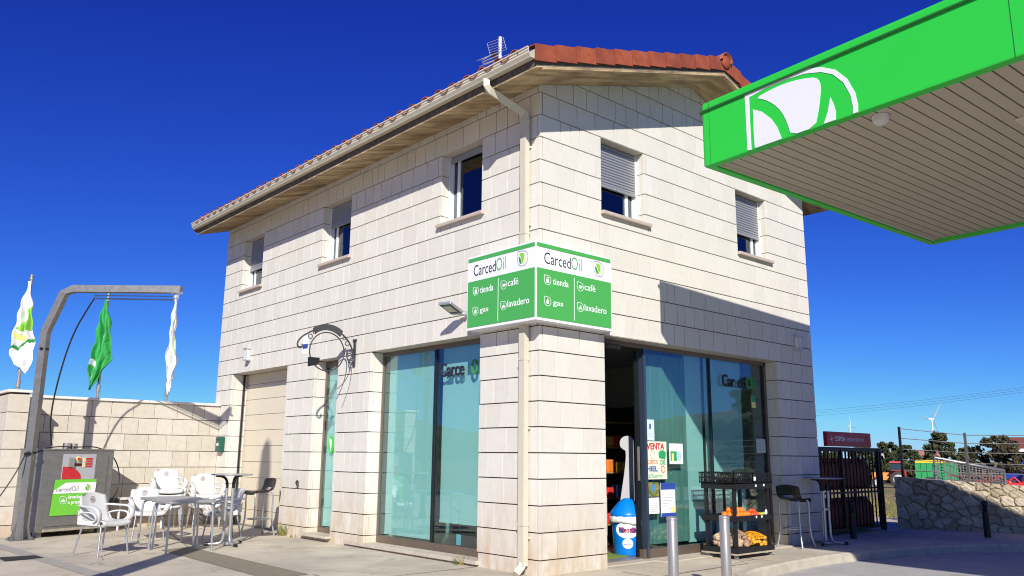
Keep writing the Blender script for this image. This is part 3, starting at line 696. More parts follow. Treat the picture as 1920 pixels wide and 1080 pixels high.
# fascia ring with a rounded corner: four boards
outer=[P0,P1,Q1,Q0]
def rc(p,da,db,k): # rounded corner points
    return [p+da*k*(1-math.sin(x))+db*k*(1-math.cos(x)) for x in (0,PI/8,PI/4,3*PI/8,PI/2)]
crn=rc(P0,vd,ud,.03)+rc(P1,-ud,vd,.03)+rc(Q1,-vd,-ud,.03)+rc(Q0,ud,-vd,.03)
inn=[]; cx=(P0+Q1)/2
for p in (P0,P1,Q1,Q0):
    pa=ins(p,(t if p in (P0,Q0) else -t),(t if p in (P0,P1) else -t)); inn+= [pa]*5
m=len(crn); zs=[z0,z0+.012,z1-.02,z1]
vs=[];off=[.012,0,0,.01]
for zz,o_ in zip(zs,off):
    for p in crn: c=(p-cx); c.z=0; q=p-c.normalized()*o_; vs.append((q.x,q.y,zz))
fs=[(i*m+j,i*m+(j+1)%m,(i+1)*m+(j+1)%m,(i+1)*m+j) for i in range(3) for j in range(m)]
k0=len(vs); vs+=[(p.x,p.y,z0) for p in inn]+[(p.x,p.y,z1) for p in inn]
fs+=[(j,k0+j,k0+(j+1)%m,(j+1)%m) for j in range(m)]+[(3*m+j,3*m+(j+1)%m,k0+m+(j+1)%m,k0+m+j) for j in range(m)]+[(k0+j,k0+m+j,k0+m+(j+1)%m,k0+(j+1)%m) for j in range(m)]
mb.add(vs,fs); mb.build('fascia',GREENC,CP)
# top trim rail
mb=MB(); zt_=z1-.085
for a,b,n_ in ((P0,P1,-vd),(P0,Q0,-ud)): mb.tube([a+n_*.012+Z*(zt_-3.83),b+n_*.012+Z*(zt_-3.83)],.012,8)
mb.build('fascia_rail',mat("dark_green_trim",(.02,.16,.03),.4),CP)
mb=MB(); 
for s in (2.86,5.8,8.7): mb.box(0,0,0,0,0,0) if False else mb.prism([(-.002,0),(.002,0),(.002,HF),(-.002,HF)],P0+ud*s,ud,Z,nd,.0025)
mb.prism([(-.0015,0),(.0015,0),(.0015,HF),(-.0015,HF)],P0+ud*.10,ud,Z,nd,.002); mb.build('panel_seam',MT["dark_green_trim"],CP)
# ceiling strips parallel to the far edge
mb=MB(); w=.116; s=t+.004
while s<CL-t:
    a=P0+ud*s+vd*(t+.002); b=P0+ud*s+vd*(CW-t-.002); e=min(s+w-.015,CL-t); c=P0+ud*e+vd*(CW-t-.002); d=P0+ud*e+vd*(t+.002)
    quadbox(mb,a,b,c,d,3.862,3.88); s+=w
mb.build('ceiling_strips',CEIL,CP)
mb=MB(); quadbox(mb,ins(P0,t,t),ins(Q0,t,-t),ins(Q1,-t,-t),ins(P1,-t,t),3.885,4.0); mb.build('ceiling_backing',BLKM,CP)
mb=MB(); quadbox(mb,ins(P0,t+.001,t+.001),ins(Q0,t+.001,-t-.001),ins(Q1,-t-.001,-t-.001),ins(P1,-t-.001,t+.001),4.01,4.12)
mb.build('canopy_roof',GALV,CP)
mb=MB()
for (a,b,c,d) in ((t,t+.02,t,CW-t),): mb.prism([(t,0),(CL-t,0),(CL-t,.02),(t,.02)],P0+vd*(t+.012)+Z*.012,ud,Z,vd,.012); mb.prism([(t,0),(CW-t,0),(CW-t,.02),(t,.02)],P0+ud*(t+.012)+Z*.012,vd,Z,ud,.012)
mb.build('ceiling_trim',CREAM,CP)
# emblem on the fascia
e=MB(); o=P0+nd*-.0
out_=[(.537,.010),(.537,.30),(.537,.56),(.76,.583),(1.017,.578),(1.21,.565),(1.347,.528),(1.477,.452),(1.577,.332),(1.64,.18),(1.656,.068),(1.652,.004)]
inn_=[(.580,.004),(.580,.30),(.584,.522),(.757,.545),(1.013,.545),(1.183,.530),(1.344,.482),(1.452,.418),(1.543,.308),(1.597,.175),(1.612,.063),(1.607,.004)]
for i in range(len(out_)-1):
    a,b=out_[i],out_[i+1];c,d=inn_[i+1],inn_[i]; e.prism([a,b,c,d],o,ud,Z,nd,.004)
e.prism(smooth([(.655,.490),(.858,.515),(1.059,.510),(1.248,.470),(1.310,.435),(1.333,.370),(1.322,.274),(1.292,.133),(1.251,.006),(1.008,.006),(.982,.129),(.929,.261),(.847,.365),(.749,.445)],1),o,ud,Z,nd,.004)
e.prism([(.622,.39),(.715,.335),(.812,.232),(.87,.132),(.912,.006),(.621,.006),(.616,.158)],o,ud,Z,nd,.004)
e.prism([(1.413,.221),(1.441,.146),(1.453,.077),(1.447,.006),(1.336,.006),(1.381,.102)],o,ud,Z,nd,.004)
e.build('emblem',WHITE,CP)
mb=MB(); mb.lathe([(.0,-.085),(.03,-.082),(.055,-.06),(.068,-.03),(.07,0),(.075,.0)],(.70,-3.42,3.862),20); mb.build('dome_lamp',SENS,CP)
mb=MB(); c=P0+ud*2.55+vd*1.4
for a,b in ((-.17,.17),): 
    q=[c+ud*i*.17+vd*j*.17 for i,j in ((-1,-1),(1,-1),(1,1),(-1,1))]; quadbox(mb,*q,3.846,3.861)
for k in range(6):
    q=[c+ud*(i*.13)+vd*((k-2.5)*.045+j*.012) for i,j in ((-1,-1),(1,-1),(1,1),(-1,1))]; quadbox(mb,*q,3.836,3.8455)
mb.build('vent_grille',CREAM,CP)
for s in (6.5,11.2):
    c=P0+ud*s+vd*2.4; mb=MB(); mb.bbox(c.x-.15,c.x+.15,c.y-.15,c.y+.15,RD-.02,3.86,.02); mb.build('column',WHITE,CP)
# ================================================================== yard walls
def coursed(mb,a,b,n,z0,z1,seed,off=0,th=.036):
    """stone courses on the vertical face from a to b (2D), outward normal n"""
    a=Vector((*a,0));b=Vector((*b,0));u=(b-a).normalized();l=(b-a).length;n=Vector((*n,0)); rr=random.Random(seed); k=math.floor(z0/HC)
    while k*HC<z1-.02:
        za=max(z0,k*HC+.0045);zb=min(z1,(k+1)*HC-.0045); x=off if k%2==0 else 0.0
        while x<l-.02:
            w=rr.choice([.2,.26,.3,.34,.38,.44]); 
            if l-(x+w)<.12: w=l-x
            t=rr.random(); c=.0035; P=lambda s,z,d:a+u*s-n*d+Z*z
            vs=[P(x+.0025+c,za+c,0),P(x+w-.0025-c,za+c,0),P(x+w-.0025-c,zb-c,0),P(x+.0025+c,zb-c,0)]+[P(s,z,d) for d in (c,th) for s,z in ((x+.0025,za),(x+w-.0025,za),(x+w-.0025,zb),(x+.0025,zb))]
            mb.add(vs,[(0,1,2,3),(0,4,5,1),(1,5,6,2),(2,6,7,3),(3,7,4,0),(4,8,9,5),(5,9,10,6),(6,10,11,7),(7,11,8,4)],t); x+=w
        k+=1
YW=8.16; WT=1.845
yw=thing('yard_wall','low limestone yard wall with pale coping behind the chairs','wall',(-1.5,YW+.1,G))
mb=MB(); coursed(mb,(-3.1,YW),(-.002,YW),(0,-1),-.25,WT,21); mb.build('stone_cladding',STONEY,yw)
mb=MB(); mb.box(-3.1,-.002,YW+.018,YW+.22,-.25,WT); mb.build('wall_core',MORTAR,yw)
COP=mat("coping_stone",(.74,.70,.64),.7,var=.06)
mb=MB(); x=-3.09
while x<-.01: x1=min(x+.62,-.003); mb.bbox(x,x1-.004,YW-.035,YW+.26,WT+.001,WT+.042,.006); x=x1
mb.build('coping',COP,yw)
st=thing('side_wall','end of the left limestone wall standing forward at the photo edge','wall',(-3.25,9,G))
mb=MB(); coursed(mb,(-3.375,7.58),(-3.10,7.58),(0,-1),-.25,WT+.03,22); coursed(mb,(-3.375,14),(-3.375,7.58+.036),(-1,0),-.25,WT+.03,23); coursed(mb,(-3.10,7.616),(-3.10,YW-.003),(1,0),-.25,WT+.03,24); mb.build('stone_cladding',STONEY,st)
mb=MB(); mb.box(-3.357,-3.118,7.60,14,-.25,WT+.03); mb.build('wall_core',MORTAR,st)
mb=MB(); mb.bbox(-3.41,-3.07,7.545,8.9,WT+.032,WT+.072,.006); mb.bbox(-3.41,-3.07,8.905,14,WT+.032,WT+.072,.006); mb.build('coping',COP,st)
# ------------------------------------------------------------------ flags
def flag(x,y,label,base,prof,colfn,seed):
    t=thing('flag_pole',label,'flag',(x,y,G))
    mb=MB(); mb.cyl((x,y,G),(x,y,base),.022,10); mb.cyl((x,y,base),(x,y,base+.05),.03,10); mb.ball((x,y,base+.07),.03,1); mb.cyl((x,y,2.02),(x,y,2.14),.032,8); mb.build('pole',STEEL,t)
    # hanging cloth: rows (z, left offset, right offset), folded
    rr=random.Random(seed); nu=64; rows=[]
    pr=prof; nz=110
    vs=[]
    for i in range(nz+1):
        f=i/nz; z=pr[0][0]+(pr[-1][0]-pr[0][0])*f
        for a,b in zip(pr,pr[1:]):
            if (a[0]-z)*(b[0]-z)<=0: s=(z-a[0])/(b[0]-a[0]) if b[0]!=a[0] else 0; l=a[1]+(b[1]-a[1])*s; r=a[2]+(b[2]-a[2])*s; break
        for j in range(nu+1):
            g=j/nu; amp=.045*min(1,f*3); lx=l+(r-l)*g
            fold=amp*math.sin(g*PI*3.2+f*5+seed)+.45*amp*math.sin(g*PI*8-f*6+seed)+.012*math.sin(f*17+g*3); lx+=(.014*math.sin(f*11+g*4+seed)+.012*math.sin(f*29-g*6))*min(1,f*4)
            # screen plane is roughly (.745,-.667); folds go in depth
            fo=fold-.085; lx*=.98
            vs.append((x+.745*lx+.667*fo,y-.667*lx+.745*fo,z+(.035*math.sin(g*7+seed)+.02*math.sin(g*19))*f))
    me=MB(); fs=[]; n=nu+1
    for i in range(nz):
        for j in range(nu): fs.append((i*n+j,i*n+j+1,(i+1)*n+j+1,(i+1)*n+j,(i+.5)/nz,(j+.5)/nu))
    groups={}
    for q in fs: groups.setdefault(colfn(q[4],q[5]),[]).append(q[:4])
    for m,fl in groups.items():
        mb=MB(); mb.add(vs,fl,smooth=True); ob=mb.build('cloth' if m in(FLAGW,FLAGG) else 'printed_mark',m,t)
        sm=ob.modifiers.new('s','SOLIDIFY'); sm.thickness=.003
    return t
def c1(f,g):
    if abs(f-.72-.05*math.cos(g*3))<.018: return GREENK
    if .60<f<.66 and g<.75 and g>.1: return YEL
    if .30<f<.565 and g>1.0-(f-.25)*3.0: return GREENL
    return FLAGW
flag(-3.07,8.7,'white flag with green and yellow leaf on the left pole behind the wall',3.76,[(3.72,.0,.05),(3.4,-.05,.10),(3.1,-.09,.15),(2.75,-.13,.20),(2.5,-.13,.20),(2.35,-.05,.20),(2.28,.1,.19)],c1,1)
def c2(f,g):
    if .80<f<.93 and g<.55: return GREENK
    if .2<f<.75 and g>.62 and (abs(math.sin(f*23+g*9))<.16): return GREENK
    if .70<f<.76 and g<.3: return WHITE
    return FLAGG
flag(-1.89,8.7,'green flag hanging limp on the middle pole behind the yard wall',3.70,[(3.60,-.01,.02),(3.3,-.05,.08),(3.0,-.08,.15),(2.75,-.10,.20),(2.55,-.13,.20),(2.35,-.16,.07),(2.15,-.15,.0),(2.08,-.13,-.09)],c2,2)
def c3(f,g):
    if .40<f<.6 and g>.86: return GREENL
    return FLAGW
flag(-.77,8.7,'torn white flag sagging halfway down the right pole behind the yard wall',2.80,[(3.76,.045,.065),(3.45,.02,.075),(3.1,-.0,.09),(2.8,-.02,.14),(2.62,-.02,.15),(2.4,.02,.14),(2.2,.0,.13),(2.06,.05,.11)],c3,3)
# ------------------------------------------------------------------ wash mast
mx_,my_=-3.15,6.93
Ms=thing('wash_mast','bent square steel mast with overhead hose arm beside the wash machine','mast',(mx_,my_,G))
def sqtube(mb,pts,w): mb.tube(pts,w*.707,4)
mb=MB(); sqtube(mb,[(mx_,my_,G),(mx_,my_,2.70),(-3.0,6.79,3.28),(-2.90,6.70,3.34),(-1.75,5.66,3.34)],.10)
mb.build('arm',GALV,Ms)
mb=MB(); mb.box(mx_-.15,mx_+.15,my_-.15,my_+.15,G,G+.012)
for a,b in ((1,0),(-1,0),(0,1),(0,-1)):
    n=Vector((a,b,0)); q=Vector((-b,a,0)); mb.prism([(.045,0),(.145,0),(.12,.05),(.05,.28)],Vector((mx_,my_,G+.012))-q*.006,n,Z,q,.012)
for a in(-1,1):
    for b in(-1,1): mb.cyl((mx_+a*.12,my_+b*.12,G),(mx_+a*.12,my_+b*.12,G+.04),.012,6)
mb.build('base_plate',GALV,Ms)
mb=MB(); ax=Vector((.745,-.667,0)); e0=Vector((-1.80,5.70,3.21)); mb.cyl(e0+Z*.08,e0+Z*.0,.038,14); mb.cyl(e0+Z*.0,e0-Z*.05,.024,12); mb.box(e0.x-.07,e0.x+.07,e0.y-.07,e0.y+.07,3.285,3.295); mb.build('swivel',ALU,Ms)
mb=MB(); mb.tube([e0+ax*-.02+Z*.03,e0-ax*.9+Z*.035,e0-ax*1.18+Z*.03],[.006,.008,.010],8); mb.cyl(e0-Z*.02,e0-ax*1.15-Z*.01,.011,8); mb.build('boom',BLUEF,Ms)
mb=MB(); h0=e0-ax*1.17+Z*.0
pts=smooth([tuple(h0),tuple(h0+Vector((-.05,.04,-.12))),(-2.84,6.75,2.7),(-2.92,6.9,2.1),(-2.95,7.0,1.5),(-2.85,7.15,1.12)],3,False); mb.tube(pts,.011,8); mb.build('hose',BLACK,Ms)
mb=MB(); pts=smooth([(-3.22,6.88,1.0),(-3.32,6.8,.75),(-3.55,6.8,.3),(-3.8,6.9,.05),(-4.1,7.0,-.1)],3,False); mb.tube(pts,.009,8); mb.cyl((-3.24,6.87,1.0),(-3.16,6.87,1.0),.02,8); mb.build('cable',BLACK,Ms)
for z in (1.0,2.45): mb=MB(); mb.box(mx_-.056,mx_+.056,my_-.056,my_+.056,z,z+.03); mb.build('clamp',DARKF,Ms)
# ------------------------------------------------------------------ wash machine
p=Vector((-2.95,7.05,0)); q=Vector((-1.91,7.43,0)); uu=(q-p).normalized(); nn=Vector((uu.y,-uu.x,0)); ww=(q-p).length; dd_=.62
WM=thing('wash_machine','grey steel pressure wash cabinet with control panel and green notice','machine',tuple((p+q)/2-nn*.3+Z*G))
F=lambda a,z,d=0: p+uu*a-nn*d+Z*z
def fbox(mb,a0,a1,z0,z1,d0,d1):
    vs=[F(a0,z0,d0),F(a1,z0,d0),F(a1,z1,d0),F(a0,z1,d0),F(a0,z0,d1),F(a1,z0,d1),F(a1,z1,d1),F(a0,z1,d1)]
    mb.add(vs,[(0,1,2,3),(5,4,7,6),(4,0,3,7),(1,5,6,2),(3,2,6,7),(4,5,1,0)])
mb=MB(); fbox(mb,0,ww,-.075,1.055,0,dd_); fbox(mb,-.012,ww+.012,1.056,1.075,-.012,dd_+.01); mb.build('cabinet',MACH,WM)
mb=MB(); fbox(mb,.10,ww-.10,.0,1.02,-.014,0-.001); mb.build('door_panel',MACH,WM)
mb=MB(); fbox(mb,.10,ww-.10,-.075,-.04,-.018,-.001); fbox(mb,.05,ww-.05,-.078,-.072,.0,.03); mb.build('bottom_rail',mat("worn_rail",(.42,.38,.29),.6,.2,var=.3,scale=20),WM)
for a in (.04,ww-.12):
    for d in (.04,dd_-.12):
        mb=MB(); fbox(mb,a,a+.08,G,-.077,d,d+.08); mb.build('foot',GALV,WM)
mb=MB(); c=F(.46,1.075,.2); mb.cyl(c,c+Z*.085,.055,16); c=F(.57,1.075,.2); mb.cyl(c,c+Z*.08,.052,16); mb.build('chimney',STEEL,WM)
pts=smooth([tuple(F(-.1,1.0,.1)),tuple(F(.15,1.11,.1)),tuple(F(.6,1.10,.15)),tuple(F(.95,1.12,.2)),tuple(F(1.22,.98,.15)),tuple(F(1.32,.72,.1)),tuple(F(1.28,.45,.05)),tuple(F(1.13,.30,.0))],3,False)
mb=MB(); mb.tube(pts,.009,8); mb.build('hose',BLACK,WM)
mb=MB(); c=F(ww+.0,.30,.1); mb.cyl(c,c+uu*.12,.04,12); mb.cyl(c+uu*.12,c+uu*.2,.055,12); mb.ball(c+uu*.08-nn*-.06,.045,1); mb.cyl(c+Z*.05,c-Z*.14,.02,8); mb.build('valve',BLACK,WM)
PANL=mat("panel_grey",(.42,.43,.45),.4)
mb=MB(); fbox(mb,.28,.80,.60,1.0,-.022,-.0145); cp=mb.build('control_panel',PANL,WM)
mb=MB(); mb.prism([(0,0),(.30,0),(.28,.07),(.22,.13),(.13,.165),(0,.18)],F(.285,.645,-.0225),uu,Z,nn,.004); mb.build('red_print',RED,cp)
mb=MB(); fbox(mb,.36,.44,.82,.95,-.05,-.0225); mb.build('coin_slot',STEEL,cp)
mb=MB(); c=F(.51,.93,-.0225); mb.cyl(c,c+nn*.012,.036,16); mb.build('button_ring',YEL,cp)
mb=MB(); mb.cyl(c+nn*.012,c+nn*.028,.022,14); mb.build('stop_button',RED,cp)
mb=MB(); fbox(mb,.46,.57,.83,.87,-.028,-.0225); mb.build('display',mat("display_dark",(.06,.005,.012),.2),cp)
mb=MB()
for i in range(4): fbox(mb,.64,.74,.815+i*.036,.838+i*.036,-.028,-.0225)
mb.build('instruction_strip',RED,cp)
mb=MB()
for i in range(4): fbox(mb,.59,.625,.812+i*.036,.841+i*.036,-.030,-.0225)
mb.build('button_column',YEL,cp)
# notice: slightly tilted board
LIME=mat("notice_green",(.17,.60,.05),.45)
n0=F(.16,.14,-.024); ur=(uu+Z*.0).normalized()
def npoly(poly,d,m,name,par): mb=MB(); mb.prism(poly,n0+nn*d,ur,Z,nn,.003); return mb.build(name,m,par)
NB=thing('wash_notice','lime green and white notice fixed low on the wash cabinet door','notice',tuple(F(.5,.1,-.03)))
npoly([(.0,0),(.66,0),(.68,.50),(.03,.50)],0,LIME,'notice_board',NB)
npoly([(.022,.305),(.672,.305),(.678,.455),(.20,.455),(.03,.35)],.0035,WHITEB,'white_band',NB)
mb=MB(); text(mb,'carced',n0+ur*.06+Z*.335+nn*.007,ur,Z,nn,.062,.225,off=-.01,depth=.002); text(mb,'Oil',n0+ur*.295+Z*.335+nn*.007,ur,Z,nn,.075,.10,off=-.02,depth=.002); mb.build('lettering',mat("notice_grey",(.16,.16,.17),.5),NB)
leaves(NB,n0+ur*.50+Z*.325+nn*.007,ur,Z,nn,.11)
mb=MB(); text(mb,'lavado',n0+ur*.26+Z*.23+nn*.004,ur,Z,nn,.05,.18,off=.02,depth=.002); text(mb,'a presión',n0+ur*.26+Z*.155+nn*.004,ur,Z,nn,.05,.26,off=.02,depth=.002); ring(mb,RING_O,.9,n0+ur*.13+Z*.155+nn*.004,ur,Z,nn,.11,.002)
mb.prism([(.027,.03),(.083,.03),(.083,.05),(.07,.055),(.065,.07),(.045,.07),(.04,.055),(.027,.05)],n0+ur*.13+Z*.155+nn*.004,ur,Z,nn,.002)
mb.build('lettering',WHITEB,NB)
# wash stand: white pipe table beside the machine
mb=MB(); a=(-1.55,7.62,.33);b=(-.95,7.98,.33)
ws=thing('pipe_stand','white pipe rail on legs beside the wash cabinet','rail',(-1.25,7.8,G))
mb.box(-1.75,-.95,7.62,7.72,.31,.345); mb.build('rail',WHITEP,ws)
for x in (-1.68,-1.02): mb=MB(); mb.cyl((x,7.67,G),(x,7.67,.31),.018,10); mb.build('leg',WHITEP,ws)
# green letter box
mbx=thing('letter_box','small dark green letter box where yard wall meets the shop','letter box',(-.05,8.0,1.06))
GB=mat("letterbox_green",(.012,.10,.065),.4)
mb=MB(); mb.bbox(-.09,-.002,7.86,8.04,1.06,1.31,.008); mb.build('box_body',GB,mbx)
mb=MB(); mb.box(-.097,-.091,7.88,8.02,1.255,1.268); mb.build('slot',BLACK,mbx)
mb=MB(); mb.box(-.0925,-.0905,7.91,7.99,1.16,1.20); mb.build('name_plate',WHITEB,mbx)
# ------------------------------------------------------------------ wall lamps, flood light, bracket, antenna, hook
def walllamp(o,u,n,label):
    t=thing('wall_lamp',label,'lamp',tuple(o)); o=Vector(o)
    mb=MB(); c=o+n*.03
    def bb(mb,a,b,z0,z1,d0,d1):
        vs=[o+u*x+n*d+Z*z for d in (d0,d1) for x,z in ((a,z0),(b,z0),(b,z1),(a,z1))]; mb.add(vs,[(0,3,2,1),(4,5,6,7),(0,1,5,4),(1,2,6,5),(2,3,7,6),(3,0,4,7)])
    bb(mb,-.05,.05,0,.20,.0,.018); bb(mb,-.06,.06,-.005,.012,.0,.10); bb(mb,-.06,.06,.19,.207,.0,.10)
    for x in (-.055,.047): bb(mb,x,x+.008,.012,.19,.085,.095)
    mb.build('lamp_frame',ALU,t); mb=MB(); bb(mb,-.042,.042,.015,.188,.02,.08); mb.build('lamp_glass',mat("frosted",(.7,.7,.68),.35),t)
walllamp((-.0,7.11,2.575),Y,-X,'small box lamp on the wall above the garage door')
walllamp((5.24,0,2.59),X,-Y,'small box lamp in shade high at the right end of the shop front')
FLt=thing('flood_light','square LED flood light tilted out from the wall left of the corner sign','lamp',(0,1.28,2.62))
mb=MB(); mb.cyl((0,1.20,2.645),(-.06,1.20,2.645),.03,12); mb.box(-.004,-.001,1.0,1.2,2.63,2.64); mb.cyl((-.05,1.18,2.645),(-.05,1.30,2.645),.018,8); mb.build('mount',ALU,FLt)
Mx=Matrix.Translation(Vector((-.075,1.30,2.655)))@Matrix.Rotation(math.radians(22),4,'Y')@Matrix.Rotation(math.radians(8),4,'Z')
bm=bmesh.new(); bmesh.ops.create_cube(bm,size=1)
for v in bm.verts: v.co=Vector((v.co.x*.26-.13,v.co.y*.20,v.co.z*.035))
bmesh.ops.bevel(bm,geom=bm.edges[:],offset=.006,segments=2,affect='EDGES'); mb=MB(); mb.bm(bm,M=Mx); mb.build('lamp_head',ALU,FLt)
bm=bmesh.new(); bmesh.ops.create_cube(bm,size=1)
for v in bm.verts: v.co=Vector((v.co.x*.13-.15,v.co.y*.13,v.co.z*.01-.0195))
mb=MB(); mb.bm(bm,M=Mx); mb.build('lens',mat("lens_cream",(.50,.50,.36),.3),FLt)
bm=bmesh.new(); bmesh.ops.create_cube(bm,size=1)
for v in bm.verts: v.co=Vector((v.co.x*.20-.14,v.co.y*.17,v.co.z*.006-.019))
mb=MB(); mb.bm(bm,M=Mx); mb.build('bezel',DARKF,FLt)
# wrought iron sign bracket, empty ring, standing out over the side door
IR=mat("wrought_iron",(.07,.07,.075),.55,.4,var=.1)
wb=thing('iron_bracket','dark wrought iron bracket with an empty round sign frame above the side door','bracket',(0,3.70,2.2))
y0=3.70; d=Vector((-1,.0,0))
mb=MB(); mb.bbox(-.022,-.002,y0-.025,y0+.025,2.22,2.66,.004); mb.box(-.028,-.001,y0-.04,y0+.04,2.63,2.66); mb.build('wall_plate',IR,wb)
cx_,cz_,rr_=-.50,2.42,.30
mb=MB(); n=40; mb.tube([(cx_+rr_*math.cos(2*PI*i/n),y0,cz_+rr_*math.sin(2*PI*i/n)) for i in range(n)],.010,8,closed=True); mb.build('ring',IR,wb)
mb=MB(); pts=[]
arc=smooth([(-.02,2.30),(-.05,2.50),(-.16,2.66),(-.33,2.77),(-.50,2.81),(-.68,2.77),(-.84,2.68),(-.96,2.60),(-1.02,2.50),(-.98,2.43),(-.92,2.46),(-.93,2.50)],2,False)
mb.tube([(a,y0,b) for a,b in arc],.013,8)
for (a,b,r_) in ((-.15,2.58,.035),(-.21,2.655,.025),(-.80,2.63,.035),(-.73,2.70,.025),(-.10,2.38,.05),(-.08,2.29,.035)): mb.tube([(a+r_*math.cos(2*PI*i/14),y0,b+r_*math.sin(2*PI*i/14)) for i in range(14)],.007,6,closed=True)
mb.tube([(a,y0,b) for a,b in smooth([(-.02,2.26),(-.12,2.30),(-.16,2.40),(-.12,2.48),(-.03,2.50)],2,False)],.010,6)
mb.tube([(a,y0-.02,b) for a,b in smooth([(-.09,2.26),(-.10,2.12),(-.17,1.98),(-.30,1.85)],2,False)],.006,6)
mb.build('scroll',IR,wb)
mb=MB(); a=[];nn_=12
for i in range(nn_+1): an=math.radians(50+80*i/nn_); a.append((cx_+.335*math.cos(an),cz_+.335*math.sin(an)))
b=[(cx_+(.43+.015*math.sin(i*PI/nn_))*math.cos(math.radians(53+74*i/nn_)),cz_+.43*math.sin(math.radians(53+74*i/nn_))) for i in range(nn_,-1,-1)]
mb.prism(a+b,(0,y0-.012,0),X,Z,Y,.024); mb.build('crest',IR,wb)
mb=MB(); mb.prism([(-.80,2.17),(-.66,2.20),(-.64,2.28),(-.80,2.27)],(0,y0-.03,0),X,Z,Y,.06); mb.prism([(-.80,2.27),(-.64,2.28),(-.64,2.31),(-.80,2.31)],(0,y0-.035,0),X,Z,Y,.07); mb.build('small_lamp',BLACK,wb)
for ch in [o for o in D.objects if o.parent==wb]:
    for v in ch.data.vertices:
        v.co.x*=.87; v.co.z=(v.co.z-.28*K)*.87+.24*K
hk=thing('wall_hook','small twisted iron hook on the stone pillar between garage and side door','hook',(0,5.12,.55))
mb=MB(); mb.tube([(-.02,5.12+a,.60+b) for a,b in smooth([(-.03,.03),(.0,.05),(.04,.03),(.03,-.01),(-.02,0),(-.035,-.03),(.0,-.05)],2,False)],.009,6); mb.cyl((0,5.12,.6),(-.03,5.12,.6),.012,8); mb.build('hook',IR,hk)
# roof antenna
AN=thing("tv_antenna",'metal TV antenna on a short mast at the near corner of the roof','antenna',(-.1,.58,5.3))
ax0=Vector((-.1,.58,5.27)); mb=MB(); mb.cyl(ax0,ax0+Z*.62,.022,10); mb.build('mast',ALUW,AN)
mb=MB(); bd=Vector((-.85,-.17,-.62)).normalized(); sd_=Vector((.20,-.98,0)).normalized(); up=bd.cross(sd_).normalized(); up=up if up.z>0 else -up
c=ax0+Z*.40
mb.cyl(c,c+bd*.40,.006,6)
for i in range(9):
    q=c+bd*(.10+i*.036)
    for s in (.035,-.035): mb.cyl(q-sd_*.075+up*s,q+sd_*.075+up*s,.0028,5)
for s in (.035,-.035): mb.cyl(c+up*s+bd*.08,c+up*s*.6+bd*.40,.004,5)
for s in (1,-1):
    for i in range(6):
        q=c+bd*(.02-i*.004)+up*s*(.03+i*.028); mb.cyl(q-sd_*.12,q+sd_*.12,.0028,5)
    for e_ in (-.12,.12): mb.cyl(c+bd*.02+up*s*.03+sd_*e_,c+up*s*.17+sd_*e_,.0045,5)
mb.build('elements',ALU,AN)
mb=MB(); mb.bbox(c.x-.08,c.x-.03,c.y+.02,c.y+.07,c.z-.035,c.z+.02,.006); mb.build('junction_box',BLACK,AN)
